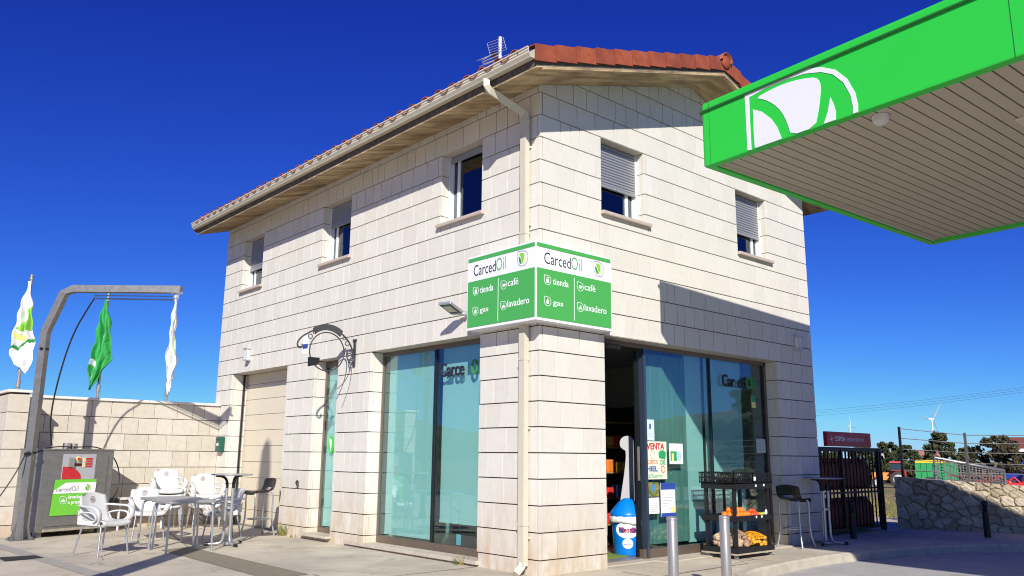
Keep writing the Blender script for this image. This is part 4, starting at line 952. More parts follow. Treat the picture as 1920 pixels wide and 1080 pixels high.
# ================================================================== furniture (local metres)
def chair():
    t=thing('armchair','','chair')
    nu,nv=10,22
    prof=smooth([(.245,.395),(.255,.425),(.22,.445),(.10,.437),(-.05,.425),(-.165,.435),(-.215,.50),(-.255,.62),(-.295,.74),(-.325,.83)],2,False)
    idx=[i/(nv) for i in range(nv+1)]
    def at(f):
        q=f*(len(prof)-1); i=min(int(q),len(prof)-2); s=q-i; return prof[i][0]*(1-s)+prof[i+1][0]*s,prof[i][1]*(1-s)+prof[i+1][1]*s
    vs=[]
    for k in (0,1):
        for i in range(nv+1):
            f=i/nv; x,z=at(f); x2,z2=at(min(1,f+.02)); x1,z1=at(max(0,f-.02)); T=Vector((x2-x1,z2-z1)).normalized(); N=Vector((-T.y,T.x))
            hw=.235 if f<.45 else .235-.02*(f-.45)/.55
            if f>.86: hw*=math.sqrt(max(.0,1-((f-.86)/.155)**2))*.45+.55
            if f<.08: hw*=.93+.07*f/.08
            for j in range(nu+1):
                u=-1+2*j/nu; back=max(0,(f-.5)/.5)
                xx=x+.045*back*u*u; zz=z+(.018*u*u*(1-back))-(.03*u*u*max(0,(f-.8)/.2))
                vs.append((xx+N.x*(-.016)*k,u*hw,zz+N.y*(-.016)*k))
    n=nu+1; m=(nv+1)*n; fs=[]
    for i in range(nv):
        for j in range(nu):
            a=i*n+j; fs+= [(a,a+1,a+n+1,a+n),(m+a,m+a+n,m+a+n+1,m+a+1)]
    for i in range(nv): a=i*n; b=a+nu; fs+= [(a,a+n,m+a+n,m+a),(b,m+b,m+b+n,b+n)]
    for j in range(nu): a=j; b=nv*n+j; fs+= [(a,m+a,m+a+1,a+1),(b,b+1,m+b+1,m+b)]
    mb=MB(); mb.add(vs,fs,smooth=True); mb.box(-.17,.20,-.19,.19,.385,.418)
    mb.build('seat_shell',WHITEP,t,local=True,scale=1)
    for s in (-1,1):
        mb=MB()
        path=smooth([(-.27,.205,.66),(-.19,.25,.665),(-.04,.285,.655),(.10,.29,.655),(.195,.285,.62),(.225,.27,.55),(.20,.245,.47),(.16,.215,.425)],2,False)
        mb.tube([(a,b*s,c) for a,b,c in path],.038,8,sc=(1,.42))
        path=smooth([(-.235,.215,.52),(-.17,.245,.565),(-.04,.275,.58),(.09,.28,.575),(.15,.275,.54),(.16,.26,.49),(.08,.24,.445)],2,False)
        mb.tube([(a,b*s,c) for a,b,c in path],.024,8,sc=(1,.5))
        mb.prism([(-.24,.41),(.20,.40),(.18,.45),(-.0,.455),(-.13,.47),(-.20,.56),(-.25,.60)],(0,s*.222,0),X,Z,Y*s,.014)
        mb.build('armrest',WHITEP,t,local=True,scale=1)
    for a,b,c,d in ((.185,.20,.235,.245),(.185,-.20,.235,-.245),(-.18,.19,-.27,.23),(-.18,-.19,-.27,-.23)):
        mb=MB(); mb.tube([(a,b,.405),(c,d,0)],.0125,10); mb.cyl((c,d,0),(c,d,.018),.015,10); mb.build('leg',LEGM,t,local=True,scale=1)
    mb=MB(); PRT=mat("emblem_brown",(.30,.22,.21),.5)
    for sgn in (1,-1):
        for i in range(5):
            z=.735+(-.036+i*.018); hw=math.sqrt(max(0.0001,.045**2-(z-.735)**2)); x=-.292-(z-.735)*.38+(.006 if sgn>0 else -.026)
            x=-.2925-(z-.735)*.35+(.0215 if sgn>0 else -.0035)
            if i%1==0: mb.add([(x,-hw,z-.0055),(x,hw,z-.0015),(x-.002,hw,z+.0075),(x-.002,-hw,z+.0035),(x-.004,-hw,z-.0055),(x-.004,hw,z-.0015),(x-.006,hw,z+.0075),(x-.006,-hw,z+.0035)],[(0,1,2,3),(4,7,6,5)])
    mb.build('emblem',PRT,t,local=True,scale=1)
    return t
def sc_copy(proto,loc,deg,label,group,cat='chair',first=False):
    o=proto if first else copytree(proto)
    o['category']=cat; place(o,loc,math.radians(deg),label,group); return o
CH=chair(); gch='white plastic armchairs on the terrace'
cs=1.0
sc_copy(CH,(-2.80,4.52,G),-66,'white armchair with logo back in front, left of the two tables',gch,first=True)
sc_copy(CH,(-1.85,5.92,G),-96,'white armchair standing behind the left table',gch)
sc_copy(CH,(-1.02,5.33,G),172,'white armchair right of the tables, behind the tall bar table',gch)
sn=['lowest white armchair in the left stack of four','second white armchair from the bottom in the left stack of four','third white armchair from the bottom in the left stack of four','top white armchair of the left stack of four']
for i in range(4): sc_copy(CH,(-1.06,7.45-.010*i,G+.088*i/K),-100,sn[i],'stacked white armchairs')
sn=['lowest white armchair in the right stack of three','middle white armchair in the right stack of three','top white armchair in the right stack of three']
for i in range(3): sc_copy(CH,(-.56,7.15-.010*i,G+.088*i/K),-97,sn[i],'stacked white armchairs')
def table():
    t=thing('cafe_table','','table'); s=.36; r=.07; z=.715
    pl=[]
    for cx,cy,a0 in ((s-r,s-r,0),(-s+r,s-r,90),(-s+r,-s+r,180),(s-r,-s+r,270)):
        for k in range(5): a=math.radians(a0+k*22.5); pl.append((cx+r*math.cos(a),cy+r*math.sin(a)))
    mb=MB(); mb.prism(pl,(0,0,z-.022),X,Y,Z,.022); mb.prism([(a*.97,b*.97) for a,b in pl],(0,0,z+.0005),X,Y,Z,.004); mb.prism([(a*.98,b*.98) for a,b in pl],(0,0,z-.034),X,Y,Z,.0115); mb.build('tabletop',GREYM,t,local=True,scale=1)
    for a in (-1,1):
        for b in (-1,1):
            mb=MB(); mb.tube(smooth([(a*.16,b*.29,z-.045),(a*.27,b*.29,z-.045),(a*.31,b*.30,z-.085),(a*.315,b*.305,z-.2),(a*.33,b*.32,0)],2,False),.0155,10); mb.cyl((a*.33,b*.32,0),(a*.33,b*.32,.02),.02,10); mb.build('leg',LEGM,t,local=True,scale=1)
    return t
TB=table(); gt='grey square cafe tables pushed together'
sc_copy(TB,(-1.86,5.02,G),0,'grey square cafe table, the farther left one of the pair',gt,'table',True)
sc_copy(TB,(-1.93,4.385,G),2,'grey square cafe table, the nearer one of the pair',gt,'table')
def bartable(m1,m2):
    t=thing('bar_table','','table'); z=1.075
    mb=MB(); mb.lathe([(0,z-.02),(.29,z-.02),(.31,z-.014),(.312,z-.006),(.305,z),(0,z)],seg=36); mb.build('tabletop',m1,t,local=True,scale=1)
    for k in range(3):
        a=math.radians(k*120+20); c,s=math.cos(a),math.sin(a); r=lambda q,zz:(q*c,q*s,zz)
        mb=MB(); mb.tube([r(*p) for p in smooth([(.30,.025),(.16,.03),(.09,.05),(.065,.12),(.062,.3),(.062,.86)],2,False)],.0215,10); mb.build('leg',LEGM,t,local=True,scale=1)
        mb=MB(); mb.tube([r(*p) for p in smooth([(.062,.86),(.062,.93),(.085,1.0),(.14,1.04),(.24,1.05)],2,False)],[.0205]*100 if False else .0205,10); mb.build('upper_bend',BLKM,t,local=True,scale=1)
        mb=MB(); mb.tube([r(.27,.027),r(.335,.024)],.026,8); mb.build('foot_cap',BLACK,t,local=True,scale=1)
    mb=MB(); mb.cyl((0,0,.55),(0,0,.58),.07,16); mb.cyl((0,0,.02),(0,0,.05),.07,16); mb.build('collar',LEGM,t,local=True,scale=1)
    return t
BT=bartable(GREYM,LEGM); gb='round bar tables'
sc_copy(BT,(-1.24,4.60,G),10,'tall round bar table beside the white chairs',gb,'table',True)
sc_copy(BT,(5.33,-.25,G),55,'tall round bar table in the shade at the right end of the shop',gb,'table')
def stool():
    t=thing('bar_stool','','stool'); nu,nv=10,18
    prof=smooth([(.20,.715),(.205,.745),(.15,.755),(.02,.742),(-.11,.75),(-.165,.80),(-.195,.88),(-.225,.975)],2,False)
    vs=[]
    for k in (0,1):
        for i in range(nv+1):
            f=i/nv; q=f*(len(prof)-1); a=min(int(q),len(prof)-2); s=q-a; x=prof[a][0]*(1-s)+prof[a+1][0]*s; z=prof[a][1]*(1-s)+prof[a+1][1]*s
            hw=.20 if f<.9 else .20-.05*((f-.9)/.1)**2
            for j in range(nu+1): u=-1+2*j/nu; b=max(0,(f-.5)/.5); vs.append((x+.05*b*u*u-(.02*k if f>.5 else 0),u*hw,z+.012*u*u*(1-b)-.02*u*u*max(0,(f-.8)/.2)-(.022*k if f<=.5 else 0)))
    n=nu+1;m=(nv+1)*n;fs=[]
    hole=lambda i,j: 11<=i<=12 and 3<=j<=6
    for i in range(nv):
        for j in range(nu):
            if hole(i,j): continue
            a=i*n+j; fs+=[(a,a+1,a+n+1,a+n),(m+a,m+a+n,m+a+n+1,m+a+1)]
    for i in range(nv): a=i*n;b=a+nu; fs+=[(a,a+n,m+a+n,m+a),(b,m+b,m+b+n,b+n)]
    for j in range(nu): a=j;b=nv*n+j; fs+=[(a,m+a,m+a+1,a+1),(b,b+1,m+b+1,m+b)]
    i0,i1,j0,j1=11,13,3,7
    for j in range(j0,j1):
        for i in (i0,i1): a=i*n+j; fs.append((a,a+1,m+a+1,m+a))
    for i in range(i0,i1):
        for j in (j0,j1): a=i*n+j; fs.append((a,a+n,m+a+n,m+a))
    mb=MB(); mb.add(vs,fs,smooth=True); mb.build('seat_shell',BLACK,t,local=True,scale=1)
    for a in (-1,1):
        for b in (-1,1):
            mb=MB(); mb.tube([(p*a,q*b,z) for p,q,z in smooth([(.135,.15,.735),(.165,.17,.70),(.165,.17,.55),(.16,.165,.35),(.175,.18,.18),(.21,.215,0)],2,False)],.0145,10); mb.cyl((.21*a,.215*b,0),(.208*a,.213*b,.02),.018,10); mb.build('leg',LEGM,t,local=True,scale=1)
    mb=MB(); c=[(.155,.155),(-.155,.155),(-.155,-.155),(.155,-.155)]; pl=smooth(c,3); mb.tube([(a*1.15,b*1.15,.29) for a,b in pl],.010,8,closed=True); mb.build('footrest',LEGM,t,local=True,scale=1)
    return t
ST=stool(); gs='black bar stools'
sc_copy(ST,(-.38,5.56,G),182,'black bar stool standing at the garage door',gs,'stool',True)
sc_copy(ST,(4.67,-.15,G),2,'black bar stool outside the shop window, right of the fruit rack',gs,'stool')
# ================================================================== in front of the shop
def bollard():
    t=thing('bollard','','bollard'); r=.054
    mb=MB(); mb.lathe([(r,0),(r,.75),(r-.004,.758)],seg=24); mb.build('post',STEEL,t,local=True,scale=1)
    mb=MB(); mb.lathe([(r+.003,.752),(r+.004,.768),(r-.006,.784),(0,.79)],seg=24); mb.build('cap',STEEL,t,local=True,scale=1)
    mb=MB(); mb.lathe([(.09,0),(.09,.008),(.05,.012)],seg=24); mb.build('base_ring',STEEL,t,local=True,scale=1)
    return t
BO=bollard(); gb='stainless steel bollards before the shop'
bp1=(CAM.x+(-.235-CAM.x)*1.0,-1.822); 
def bpos(k,dx,dy): return (CAM.x+dx*k,CAM.y+dy*k,G)
sc_copy(BO,(0.10,-1.575,G),0,'stainless steel bollard nearer the shop door, left of the other one',gb,'bollard',True)
sc_copy(BO,(0.63,-1.755,G),0,'stainless steel bollard in front of the fruit rack, right of the other one',gb,'bollard')
def dbollard():
    t=thing('bollard','','bollard'); r=.056
    mb=MB(); mb.lathe([(r,0),(r,.45)],seg=20); mb.build('post',BLKM,t,local=True,scale=1)
    mb=MB(); pr=[(r,.45)]
    for i in range(5): z=.46+i*.028; pr+=[(r*.72,z),(r*.72,z+.010),(r*1.08,z+.014),(r*1.08,z+.019)]
    pr+=[(r*1.1,.605),(r*.95,.63),(r*.5,.65),(0,.655)]
    mb.lathe(pr,seg=20); mb.build('louvred_head',BLKM,t,local=True,scale=1); return t
DB=dbollard(); gd_='dark bollard lights by the kerb'
sc_copy(DB,(6.50,-.06,G),0,'dark louvred bollard light in front of the gas bottle cage',gd_,'bollard',True)
sc_copy(DB,(8.39,-1.28,G),0,'dark louvred bollard light before the rubble stone wall',gd_,'bollard')
# ------------------------------------------------------------------ blue litter bin in the doorway
bx_,by_=1.98,.53
BIN=thing('litter_bin','blue litter bin with pointed lid and white logo in the shop doorway','bin',(bx_,by_,-.12))
BLUEP=mat("bin_blue",(.0,.20,.72),.35)
mb=MB(); mb.lathe([(.155,0),(.165,.02),(.19,.40)],(bx_,by_,-.12),28); mb.build('bin_body',BLUEP,BIN)
mb=MB(); mb.lathe([(.205,.45),(.21,.47),(.20,.49),(.165,.54),(.10,.615),(.045,.65),(0,.66)],(bx_,by_,-.12),28); mb.build('lid',BLUEP,BIN)
BAG=mat("bag_white",(.78,.78,.76),.6)
mb=MB(); vs=[];n=36; rr=random.Random(8)
for k,(r,z) in enumerate(((.192,.46),(.205,.43),(.21,.39),(.203,.36))):
    for j in range(n): q=r+.008*math.sin(j*2.3+k)+rr.uniform(-.003,.003); a=2*PI*j/n; vs.append((bx_+q*math.cos(a),by_+q*math.sin(a),-.12+z+.018*math.sin(a*2+1)*(k>1)))
mb.add(vs,[(i*n+j,i*n+(j+1)%n,(i+1)*n+(j+1)%n,(i+1)*n+j) for i in range(3) for j in range(n)],smooth=True); ob=mb.build('bin_bag',BAG,BIN); sm=ob.modifiers.new('s','SOLIDIFY'); sm.thickness=.006
# curved print on the bin facing the camera
def onbin(a,z,r): return (bx_+r*math.cos(a),by_+r*math.sin(a),z)
ca=math.atan2(CAM.y-by_,CAM.x-bx_)
def binpoly(cz,ra,rz_,r,m,name):
    mb=MB(); vs=[onbin(ca,cz,r)]; k=28
    for i in range(k): an=2*PI*i/k; vs.append(onbin(ca+ra*math.cos(an),cz+rz_*math.sin(an),r+ (cz+rz_*math.sin(an)-cz)*.09))
    mb.add(vs,[(0,1+i,1+(i+1)%k) for i in range(k)]); return mb.build(name,m,BIN)
binpoly(.175,.80,.095,.1885,WHITEB,'label_oval'); binpoly(.175,.74,.082,.1895,WHITEB,'label_inner')
mb=MB(); text(mb,'Nestlé',(0,0,0),X,Y,Z,.062,.20,off=.012,depth=.001,align='c')
mb.v=[onbin(ca+(v[0]/.19),.15+v[1],.1915+v[1]*.09) for v in mb.v]; mb.build('lettering',RED,BIN)
mb=MB(); text(mb,'®',(0,0,0),X,Y,Z,.01,.012,depth=.001,align='c') if False else None
binpoly(.02,.36,.058,.1785,WHITEB,'round_label')
mb=MB(); text(mb,'HELADOS',(0,-.006,0),X,Y,Z,.018,.085,off=.01,depth=.001,align='c')
mb.v=[onbin(ca+(v[0]/.18),.01+v[1],.1805+v[1]*.09) for v in mb.v]; mb.build('lettering',BLUEP,BIN)
# tall white advertising board (cut-out stand) behind the bin
CB=thing('display_stand','tall white cut-out display stand leaning behind the blue bin','display stand',(2.45,1.0,-.12))
cb=Vector((2.14,.72,-.12)); cu=Vector((.745,-.667,0)); cn=Vector((-.667,-.745,0))
pl=smooth([(-.10,0),(.14,0),(.145,1.28),(.12,1.40),(.03,1.41),(-.035,1.36),(-.04,1.28),(.0,1.24),(.04,1.22),(.02,1.0),(-.03,.7),(-.08,.4)],1)
mb=MB(); mb.prism(pl,cb,cu,Z,cn,.03); mb.build('board',mat('board_grey',(.42,.43,.45),.5),CB)
mb=MB(); mb.box(cb.x-.04,cb.x+.22,cb.y+.0,cb.y+.16,-.12,-.10); mb.build('foot',WHITEP,CB)
# ------------------------------------------------------------------ inside the shop
def shelf_unit(x,y,label,seed):
    t=thing('shop_shelf',label,'shelf',(x,y,-.12)); mb=MB()
    mb.box(x-.45,x-.43,y-.2,y+.2,-.12,1.75); mb.box(x+.43,x+.45,y-.2,y+.2,-.12,1.75); mb.box(x-.43,x+.43,y+.18,y+.2,-.12,1.75)
    mb.build('shelf_frame',MT['dark_interior'],t)
    for z in (.1,.45,.8,1.15,1.5): mb=MB(); mb.box(x-.43,x+.43,y-.2,y+.178,z,z+.015); mb.build('shelf_board',mat("shelf_wood",(.42,.24,.10),.6),t)
    return t
shelf_unit(3.15,1.85,'dark shelf stocked with snack packets inside the open doorway',1)
shelf_unit(3.9,2.9,'dark shelf standing deep in the shop behind the display stand',2)
PK=[mat("packet_red",(.6,.03,.02),.4),mat("packet_yellow",(.75,.45,.05),.4),mat("packet_orange",(.7,.2,.03),.4),mat("packet_blue",(.04,.1,.4),.4)]
rr=random.Random(12)
pkts=[]
for z,hh in ((.465,.16),(.815,.16),(.115,.17),(1.165,.15)):
    for i in range(5):
        mb=MB(); x=2.76+i*.165; mb.bbox(x,x+.14,1.67,1.75,z,z+hh*rr.uniform(.85,1.1),.02); ob=mb.build('snack_packet',PK[rr.randrange(4)])
        tag(ob,'coloured snack packet in a row on the shop shelf behind the open door','packet','snack packets on the shop shelves')
mb=MB(); FZ=thing('ice_cream_freezer','white chest freezer with curved lid just inside the door','freezer',(2.2,1.45,-.12))
mb.bbox(2.0,2.38,1.2,1.75,-.10,.50,.02); mb.build('freezer_body',WHITEP,FZ)
mb=MB(); mb.prism([(0,0),(.54,0),(.53,.03),(.42,.07),(.27,.085),(.12,.07),(.01,.03)],(2.01,1.2,.505),Y,Z,X,.36); mb.build('lid',ALUW,FZ)
# goods low behind the left window
t=thing('cork_bag','brown and cream plush figure on the floor behind the left shop window','toy',(.52,1.50,-.12))
mb=MB(); mb.ball((.52,1.50,.09),.055,2,(1,1.2,1.5),.06,seed=1); mb.build('body',mat("plush_brown",(.42,.24,.09),.9,var=.4,scale=25),t)
mb=MB(); mb.ball((.50,1.57,.13),.035,2,(1,1,1.3)); mb.ball((.50,1.52,-.05),.045,2,(.8,1.3,1.2)); mb.build('paws',mat("plush_cream",(.62,.52,.38),.9),t)
mb=MB(); mb.box(.42,.425,1.80,1.88,-.02,.10); tag(mb.build('small_card',mat("card_teal",(.25,.6,.7),.5)),'small pale card behind the low clear strip of the left window','card')
# ------------------------------------------------------------------ fruit rack
FR=thing('fruit_rack','black three tier rack on castors with fruit and vegetables','rack',(3.16,-.22,G))
x0,x1,y0,y1=2.79,3.56,-.45,-.02
mb=MB()
for a in (x0,x1-.04):
    for b in (y0,y1-.035): mb.box(a,a+.04,b,b+.035,-.06,.70)
mb.box((x0+x1)/2-.0,(x0+x1)/2+.03,y1-.03,y1-.005,-.06,.70); mb.build('upright',BLKM,FR)
for z,n_ in ((-.055,'shelf'),(.31,'shelf'),(.685,'shelf')):
    mb=MB(); mb.box(x0-.01,x1+.01,y0-.012,y1+.01,z-.012,z)
    for (a,b,c,d) in ((x0-.014,x1+.014,y0-.026,y0-.012),(x0-.014,x1+.014,y1+.01,y1+.024),(x0-.024,x0-.01,y0-.026,y1+.024),(x1+.01,x1+.024,y0-.026,y1+.024)): mb.box(a,b,c,d,z-.03,z+.035)
    mb.build('shelf',BLKM,FR)
mb=MB(); mb.box(x0-.04,x1+.04,y0-.04,y1+.04,-.10,-.082); mb.build('base_board',mat("plywood",(.42,.35,.26),.7,var=.2,scale=10),FR)
for a in (x0+.02,x1-.02):
    for b in (y0+.02,y1-.02):
        mb=MB(); mb.cyl((a-.012,b,-.125),(a+.012,b,-.125),.025,14); mb.box(a-.018,a+.018,b-.012,b+.012,-.112,-.10); mb.build('castor',mat("castor_grey",(.4,.4,.4),.4,.4),FR)
mb=MB()
for a,z in ((x0+.42,.695),(x0+.40,.325),(x0+.52,.325),(x0+.60,.70)): mb.box(a,a+.028,y0-.029,y0-.0265,z-.015,z+.012)
mb.build('price_label',WHITEB,FR)
def crate(a0,a1,b0,b1,z,h,label,group=None):
    t=thing('fruit_crate',label,'crate',((a0+a1)/2,(b0+b1)/2,z),0,group); mb=MB(); w=.008
    mb.box(a0,a1,b0,b1,z,z+w)
    for (p,q,fx) in ((a0,a1,0),(b0,b1,1)):
        for side in (0,1):
            c=(b0 if side==0 else b1-w) if fx==0 else (a0 if side==0 else a1-w)
            def bb(s0,s1,za,zb):
                if fx==0: mb.box(s0,s1,c,c+w,za,zb)
                else: mb.box(c,c+w,s0,s1,za,zb)
            for zz in (0,.42,.86): bb(p,q,z+h*zz,z+h*zz+.014)
            n=max(4,int((q-p)/.035))
            for i in range(n+1): s=p+(q-p-.006)*i/n; bb(s,s+.007,z,z+h)
            for i in range(0,n,2): s=p+(q-p)*i/n; mb.add([((s,c-.001,z+h*.05) if fx==0 else (c-.001,s,z+h*.05)),((s+.03,c-.001,z+h*.42) if fx==0 else (c-.001,s+.03,z+h*.42)),((s+.036,c-.001,z+h*.42) if fx==0 else (c-.001,s+.036,z+h*.42)),((s+.006,c-.001,z+h*.05) if fx==0 else (c-.001,s+.006,z+h*.05))],[(0,1,2,3)])
    mb.build('crate_frame',BLACK,t); return t
crate(x0-.04,x0+.36,y0-.03,y1+.04,.722,.135,'black slatted crate of dark vegetables on the left of the rack top')
cr2=crate(x0+.37,x1+.03,y0-.03,y1+.04,.722,.125,'black slatted crate with a price tag on the right of the rack top')
mb=MB(); mb.box(x0+.385,x0+.43,y0-.035,y0-.032,.755,.80); mb.build('price_label',WHITEB,cr2)
DKV=mat("dark_skin",(.05,.05,.025),.6,var=.5,scale=20); DKG=mat("melon_dark",(.02,.035,.02),.35,var=.4,scale=8)
rr=random.Random(41); src=None
for i in range(7):
    mb=MB(); c=(x0+.02+.052*i,y0+.05+.09*(i%4),.775); mb.ball(c,.055,2,(1,1,.85),.03,seed=i); tag(mb.build('avocado' ,DKV),'dark rough-skinned vegetable heaped in the left top crate','vegetable','dark vegetables in the left top crate')
mb=MB(); mb.ball((x0+.44,y0+.2,.80),.12,3,(1.25,1,.78)); tag(mb.build('watermelon',DKG),'large dark melon bulging above the right top crate','melon')
mb=MB(); mb.ball((x0+.66,y0+.2,.79),.075,3,(1.2,1,.8)); tag(mb.build('melon',DKV),'smaller dark melon lying at the right end of the top crate','melon')
OR=mat("orange_peel",(.85,.20,.01),.45,bump=.3,bscale=300); TOM=mat("tomato_red",(.75,.08,.015),.3); PEAR=mat("lime_green",(.46,.44,.07),.5,var=.2,scale=14)
def fruit(mx,pos,name,label,group,r,sq=(1,1,1)):
    src=None
    for i,pz in enumerate(pos):
        if src is None:
            mb=MB(); mb.ball((0,0,0),r,2,sq); src=mb.build(name,mx,local=True); o=src
        else: o=src.copy(); COL.objects.link(o)
        o.location=Vector(pz)*K; o['_o']=tuple(pz); tag(o,label,name,group)
pos=[(x0+.045+.068*i,y0+.035+.07*j,.352) for i in range(5) for j in range(3)]+[(x0+.075+.07*i,y0+.06+.07*j,.405) for i in range(3) for j in range(2)]
fruit(OR,pos,'orange','bright orange in the heap on the left half of the middle shelf','oranges on the middle shelf',.041)
pos=[(x0+.41+.055*i,y0+.03+.06*j,.347+.004*((i+j)%2)) for i in range(3) for j in range(4)]+[(x0+.43+.055*i,y0+.06,.388) for i in range(2)]
fruit(TOM,pos,'tomato','orange-red tomato heaped in the middle of the middle shelf','tomatoes on the middle shelf',.034,(1,1,.85))
pos=[(x0+.575+.042*i,y0+.03+.05*j,.342+.003*((i+j)%3)) for i in range(3) for j in range(4)]
fruit(PEAR,pos,'lime','yellow-green fruit heaped right of the tomatoes on the middle shelf','yellow-green fruit on the middle shelf',.024)
mb=MB(); mb.tube([(x0+.70,y0+.03,.33),(x0+.725,y0+.03,.36),(x0+.75,y0+.03,.415)],[.022,.018,.010],10); mb.ball((x0+.755,y0+.03,.425),.024,2); tag(mb.build('garlic_bulb',WHITEB),'white garlic bulb on a thick stalk at the right end of the middle shelf','garlic')
def sack(c,dim,mx,net,label,name,seed,nb,br):
    t=thing(name,label,'bag',(c[0],c[1],c[2])); rr=random.Random(seed); mb=MB()
    pts=[]
    for i in range(nb*6):
        if len(pts)>=nb: break
        a=rr.uniform(-1,1);b=rr.uniform(-1,1);h=rr.random()
        if a*a+b*b>1: continue
        zz=h*math.sqrt(max(0,1-.75*(a*a+b*b)))
        pts.append((c[0]+a*dim[0],c[1]+b*dim[1],c[2]+br+zz*(dim[2]-br)))
    for i,p in enumerate(pts): mb.ball(p,br*rr.uniform(.85,1.15),1,(1.1,1,.9),.05,seed=i)
    mb.build('contents',mx,t); 
    mb=MB()
    for k in range(14):
        a=-1+2*(k+.5)/14; path=[]
        for j in range(13):
            b=-1+2*j/12
            if a*a+b*b<1: path.append((c[0]+a*dim[0]*1.05,c[1]+b*dim[1]*1.05,c[2]+.02+dim[2]*math.sqrt(max(0,1-.75*(a*a+b*b)))+.006))
        if len(path)>2: mb.tube(path,.003,4)
        path=[(c[0]+(p[1]-c[1])/dim[1]*dim[0],c[1]+(p[0]-c[0])/dim[0]*dim[1],p[2]) for p in path]
        if len(path)>2: mb.tube(path,.003,4)
    mb.ball((c[0]+dim[0]*.98,c[1],c[2]+dim[2]*.45),.04,1,(1.3,.6,.8),.2); mb.build('net',net,t); return t
YELN=mat("net_yellow",(.80,.38,.01),.5); ONI=mat("orange_in_net",(.75,.36,.03),.5,var=.25,scale=20)
PAPER=mat("sack_paper",(.55,.42,.26),.85,var=.35,scale=14,col2=(.25,.10,.08)); PNET=mat("net_brown",(.42,.30,.18),.8)
sack((x0+.56,y0+.18,-.05),(.22,.19,.16),ONI,YELN,'yellow net bag of small round onions on the bottom shelf','net_bag',3,110,.028)
sack((x0+.18,y0+.18,-.05),(.18,.19,.21),PAPER,PNET,'brown and cream net bag of garlic and onions at the left of the bottom shelf','net_bag',5,60,.048)
# ------------------------------------------------------------------ posters on the shop front glass
def poster(name,label,x,z,w,h,base=WHITEB,cat='poster'):
    t=thing(name,label,cat,(x+w/2,wy+.01,z)); mb=MB(); mb.box(x,x+w,wy+.012,wy+.0165,z,z+h); mb.build('sheet',base,t); return t
pw=wy+.012
def rectp(mb,x,z,w,h,d=.0015): mb.box(x,x+w,pw-d,pw-.0003,z,z+h)
CREAMP=mat("poster_cream",(.72,.74,.60),.5); PGREEN=mat("print_green",(.03,.35,.12),.5); PBROWN=mat("print_orange",(.65,.22,.05),.5)
t=poster('ice_poster','cream poster advertising ice cubes in red, green and blue letters',1.97,.765,.40,.45,CREAMP)
o_=lambda x,z:(x,pw-.0005,z)
mb=MB(); text(mb,'VENTA',o_(1.985,1.12),X,Z,-Y,.075,.34,off=.03,depth=.001); mb.build('lettering',RED,t)
mb=MB(); text(mb,'CUBITOS',o_(1.98,.945),X,Z,-Y,.05,.21,off=.02,depth=.001); mb.build('lettering',PBROWN,t)
mb=MB(); text(mb,'DE',o_(2.245,.94),X,Z,-Y,.055,.09,off=.03,depth=.001); mb.build('lettering',PGREEN,t); mb=MB(); mb.prism([(2.22,1.015),(2.34,1.0),(2.355,1.085),(2.29,1.115),(2.21,1.09)],(0,pw-.0002,0),X,Z,-Y,.0015); mb.build('bag_drawing',PGREEN,t); mb=MB(); text(mb,'Duero',o_(2.01,.785),X,Z,-Y,.045,.26,off=.0,depth=.001,shear=.4); mb.build('lettering',PGREEN,t)
mb=MB(); text(mb,'HIEL',o_(1.98,.86),X,Z,-Y,.06,.21,off=.03,depth=.001); mb.build('lettering',BLUE,t)
mb=MB(); c=(2.285,pw-.0015,.885); mb.tube([(c[0]+.038*math.cos(a*PI/8),c[1],c[2]+.04*math.sin(a*PI/8)) for a in range(16)],.012,6,closed=True,sc=(1,.1)); mb.build('lettering',PBROWN,t)
mb=MB(); mb.tube([(2.10+.05*math.cos(a*PI/3),pw-.001,1.05+.05*math.sin(a*PI/3)) for a in range(6)],.003,4,closed=True); mb.tube([(2.10,pw-.001,1.0),(2.10,pw-.001,1.05),(2.14,pw-.001,1.075)],.003,4); mb.build('cube_drawing',mat("print_grey",(.4,.42,.40),.5),t)
t=poster('notice','narrow pale blue notice with a small emblem above the ice poster',1.985,1.225,.155,.25,mat("paper_blue",(.60,.76,.84),.5),'notice')
mb=MB(); rectp(mb,2.045,1.36,.03,.06); mb.build('print',BLUE,t); mb=MB(); rectp(mb,2.05,1.415,.02,.015); rectp(mb,2.02,1.30,.09,.006); rectp(mb,2.02,1.275,.09,.006); mb.build('print',MT["print_grey"],t)
t=poster('notice','white notice with a photo strip and oval, right of the ice poster',2.43,.945,.27,.25,WHITEB,'notice')
mb=MB(); rectp(mb,2.445,.985,.13,.115); mb.build('print',PGREEN,t); mb=MB(); rectp(mb,2.47,.985,.04,.09,.002); mb.build('print',YEL,t)
mb=MB(); mb.prism([(2.62+.055*math.cos(a*PI/8),1.045+.06*math.sin(a*PI/8)) for a in range(16)],(0,pw-.0002,0),X,Z,-Y,.0016); rectp(mb,2.50,1.15,.12,.008); mb.build('print',mat("print_sky",(.45,.62,.72),.5),t)
t=poster('poster','green leafy poster with a round blue badge below the ice poster',2.0,.565,.20,.165,mat("poster_leaf",(.10,.20,.05),.5,var=.7,scale=25,col2=(.45,.30,.10)))
mb=MB(); mb.prism([(2.095+.045*math.cos(a*PI/8),.665+.045*math.sin(a*PI/8)) for a in range(16)],(0,pw-.0002,0),X,Z,-Y,.0016); mb.build('badge',mat("badge_blue",(.08,.25,.45),.5),t)
t=poster('notice','small white printed sheet under the green leafy poster',2.0,.365,.20,.185,WHITEB,'notice')
mb=MB(); [rectp(mb,2.02,.39+i*.022,.15,.005) for i in range(6)]; mb.build('print',MT["print_grey"],t)
t=poster('notice','tall white notice with dark blue header and footer above the left bollard',2.235,.32,.28,.40,WHITEB,'notice')
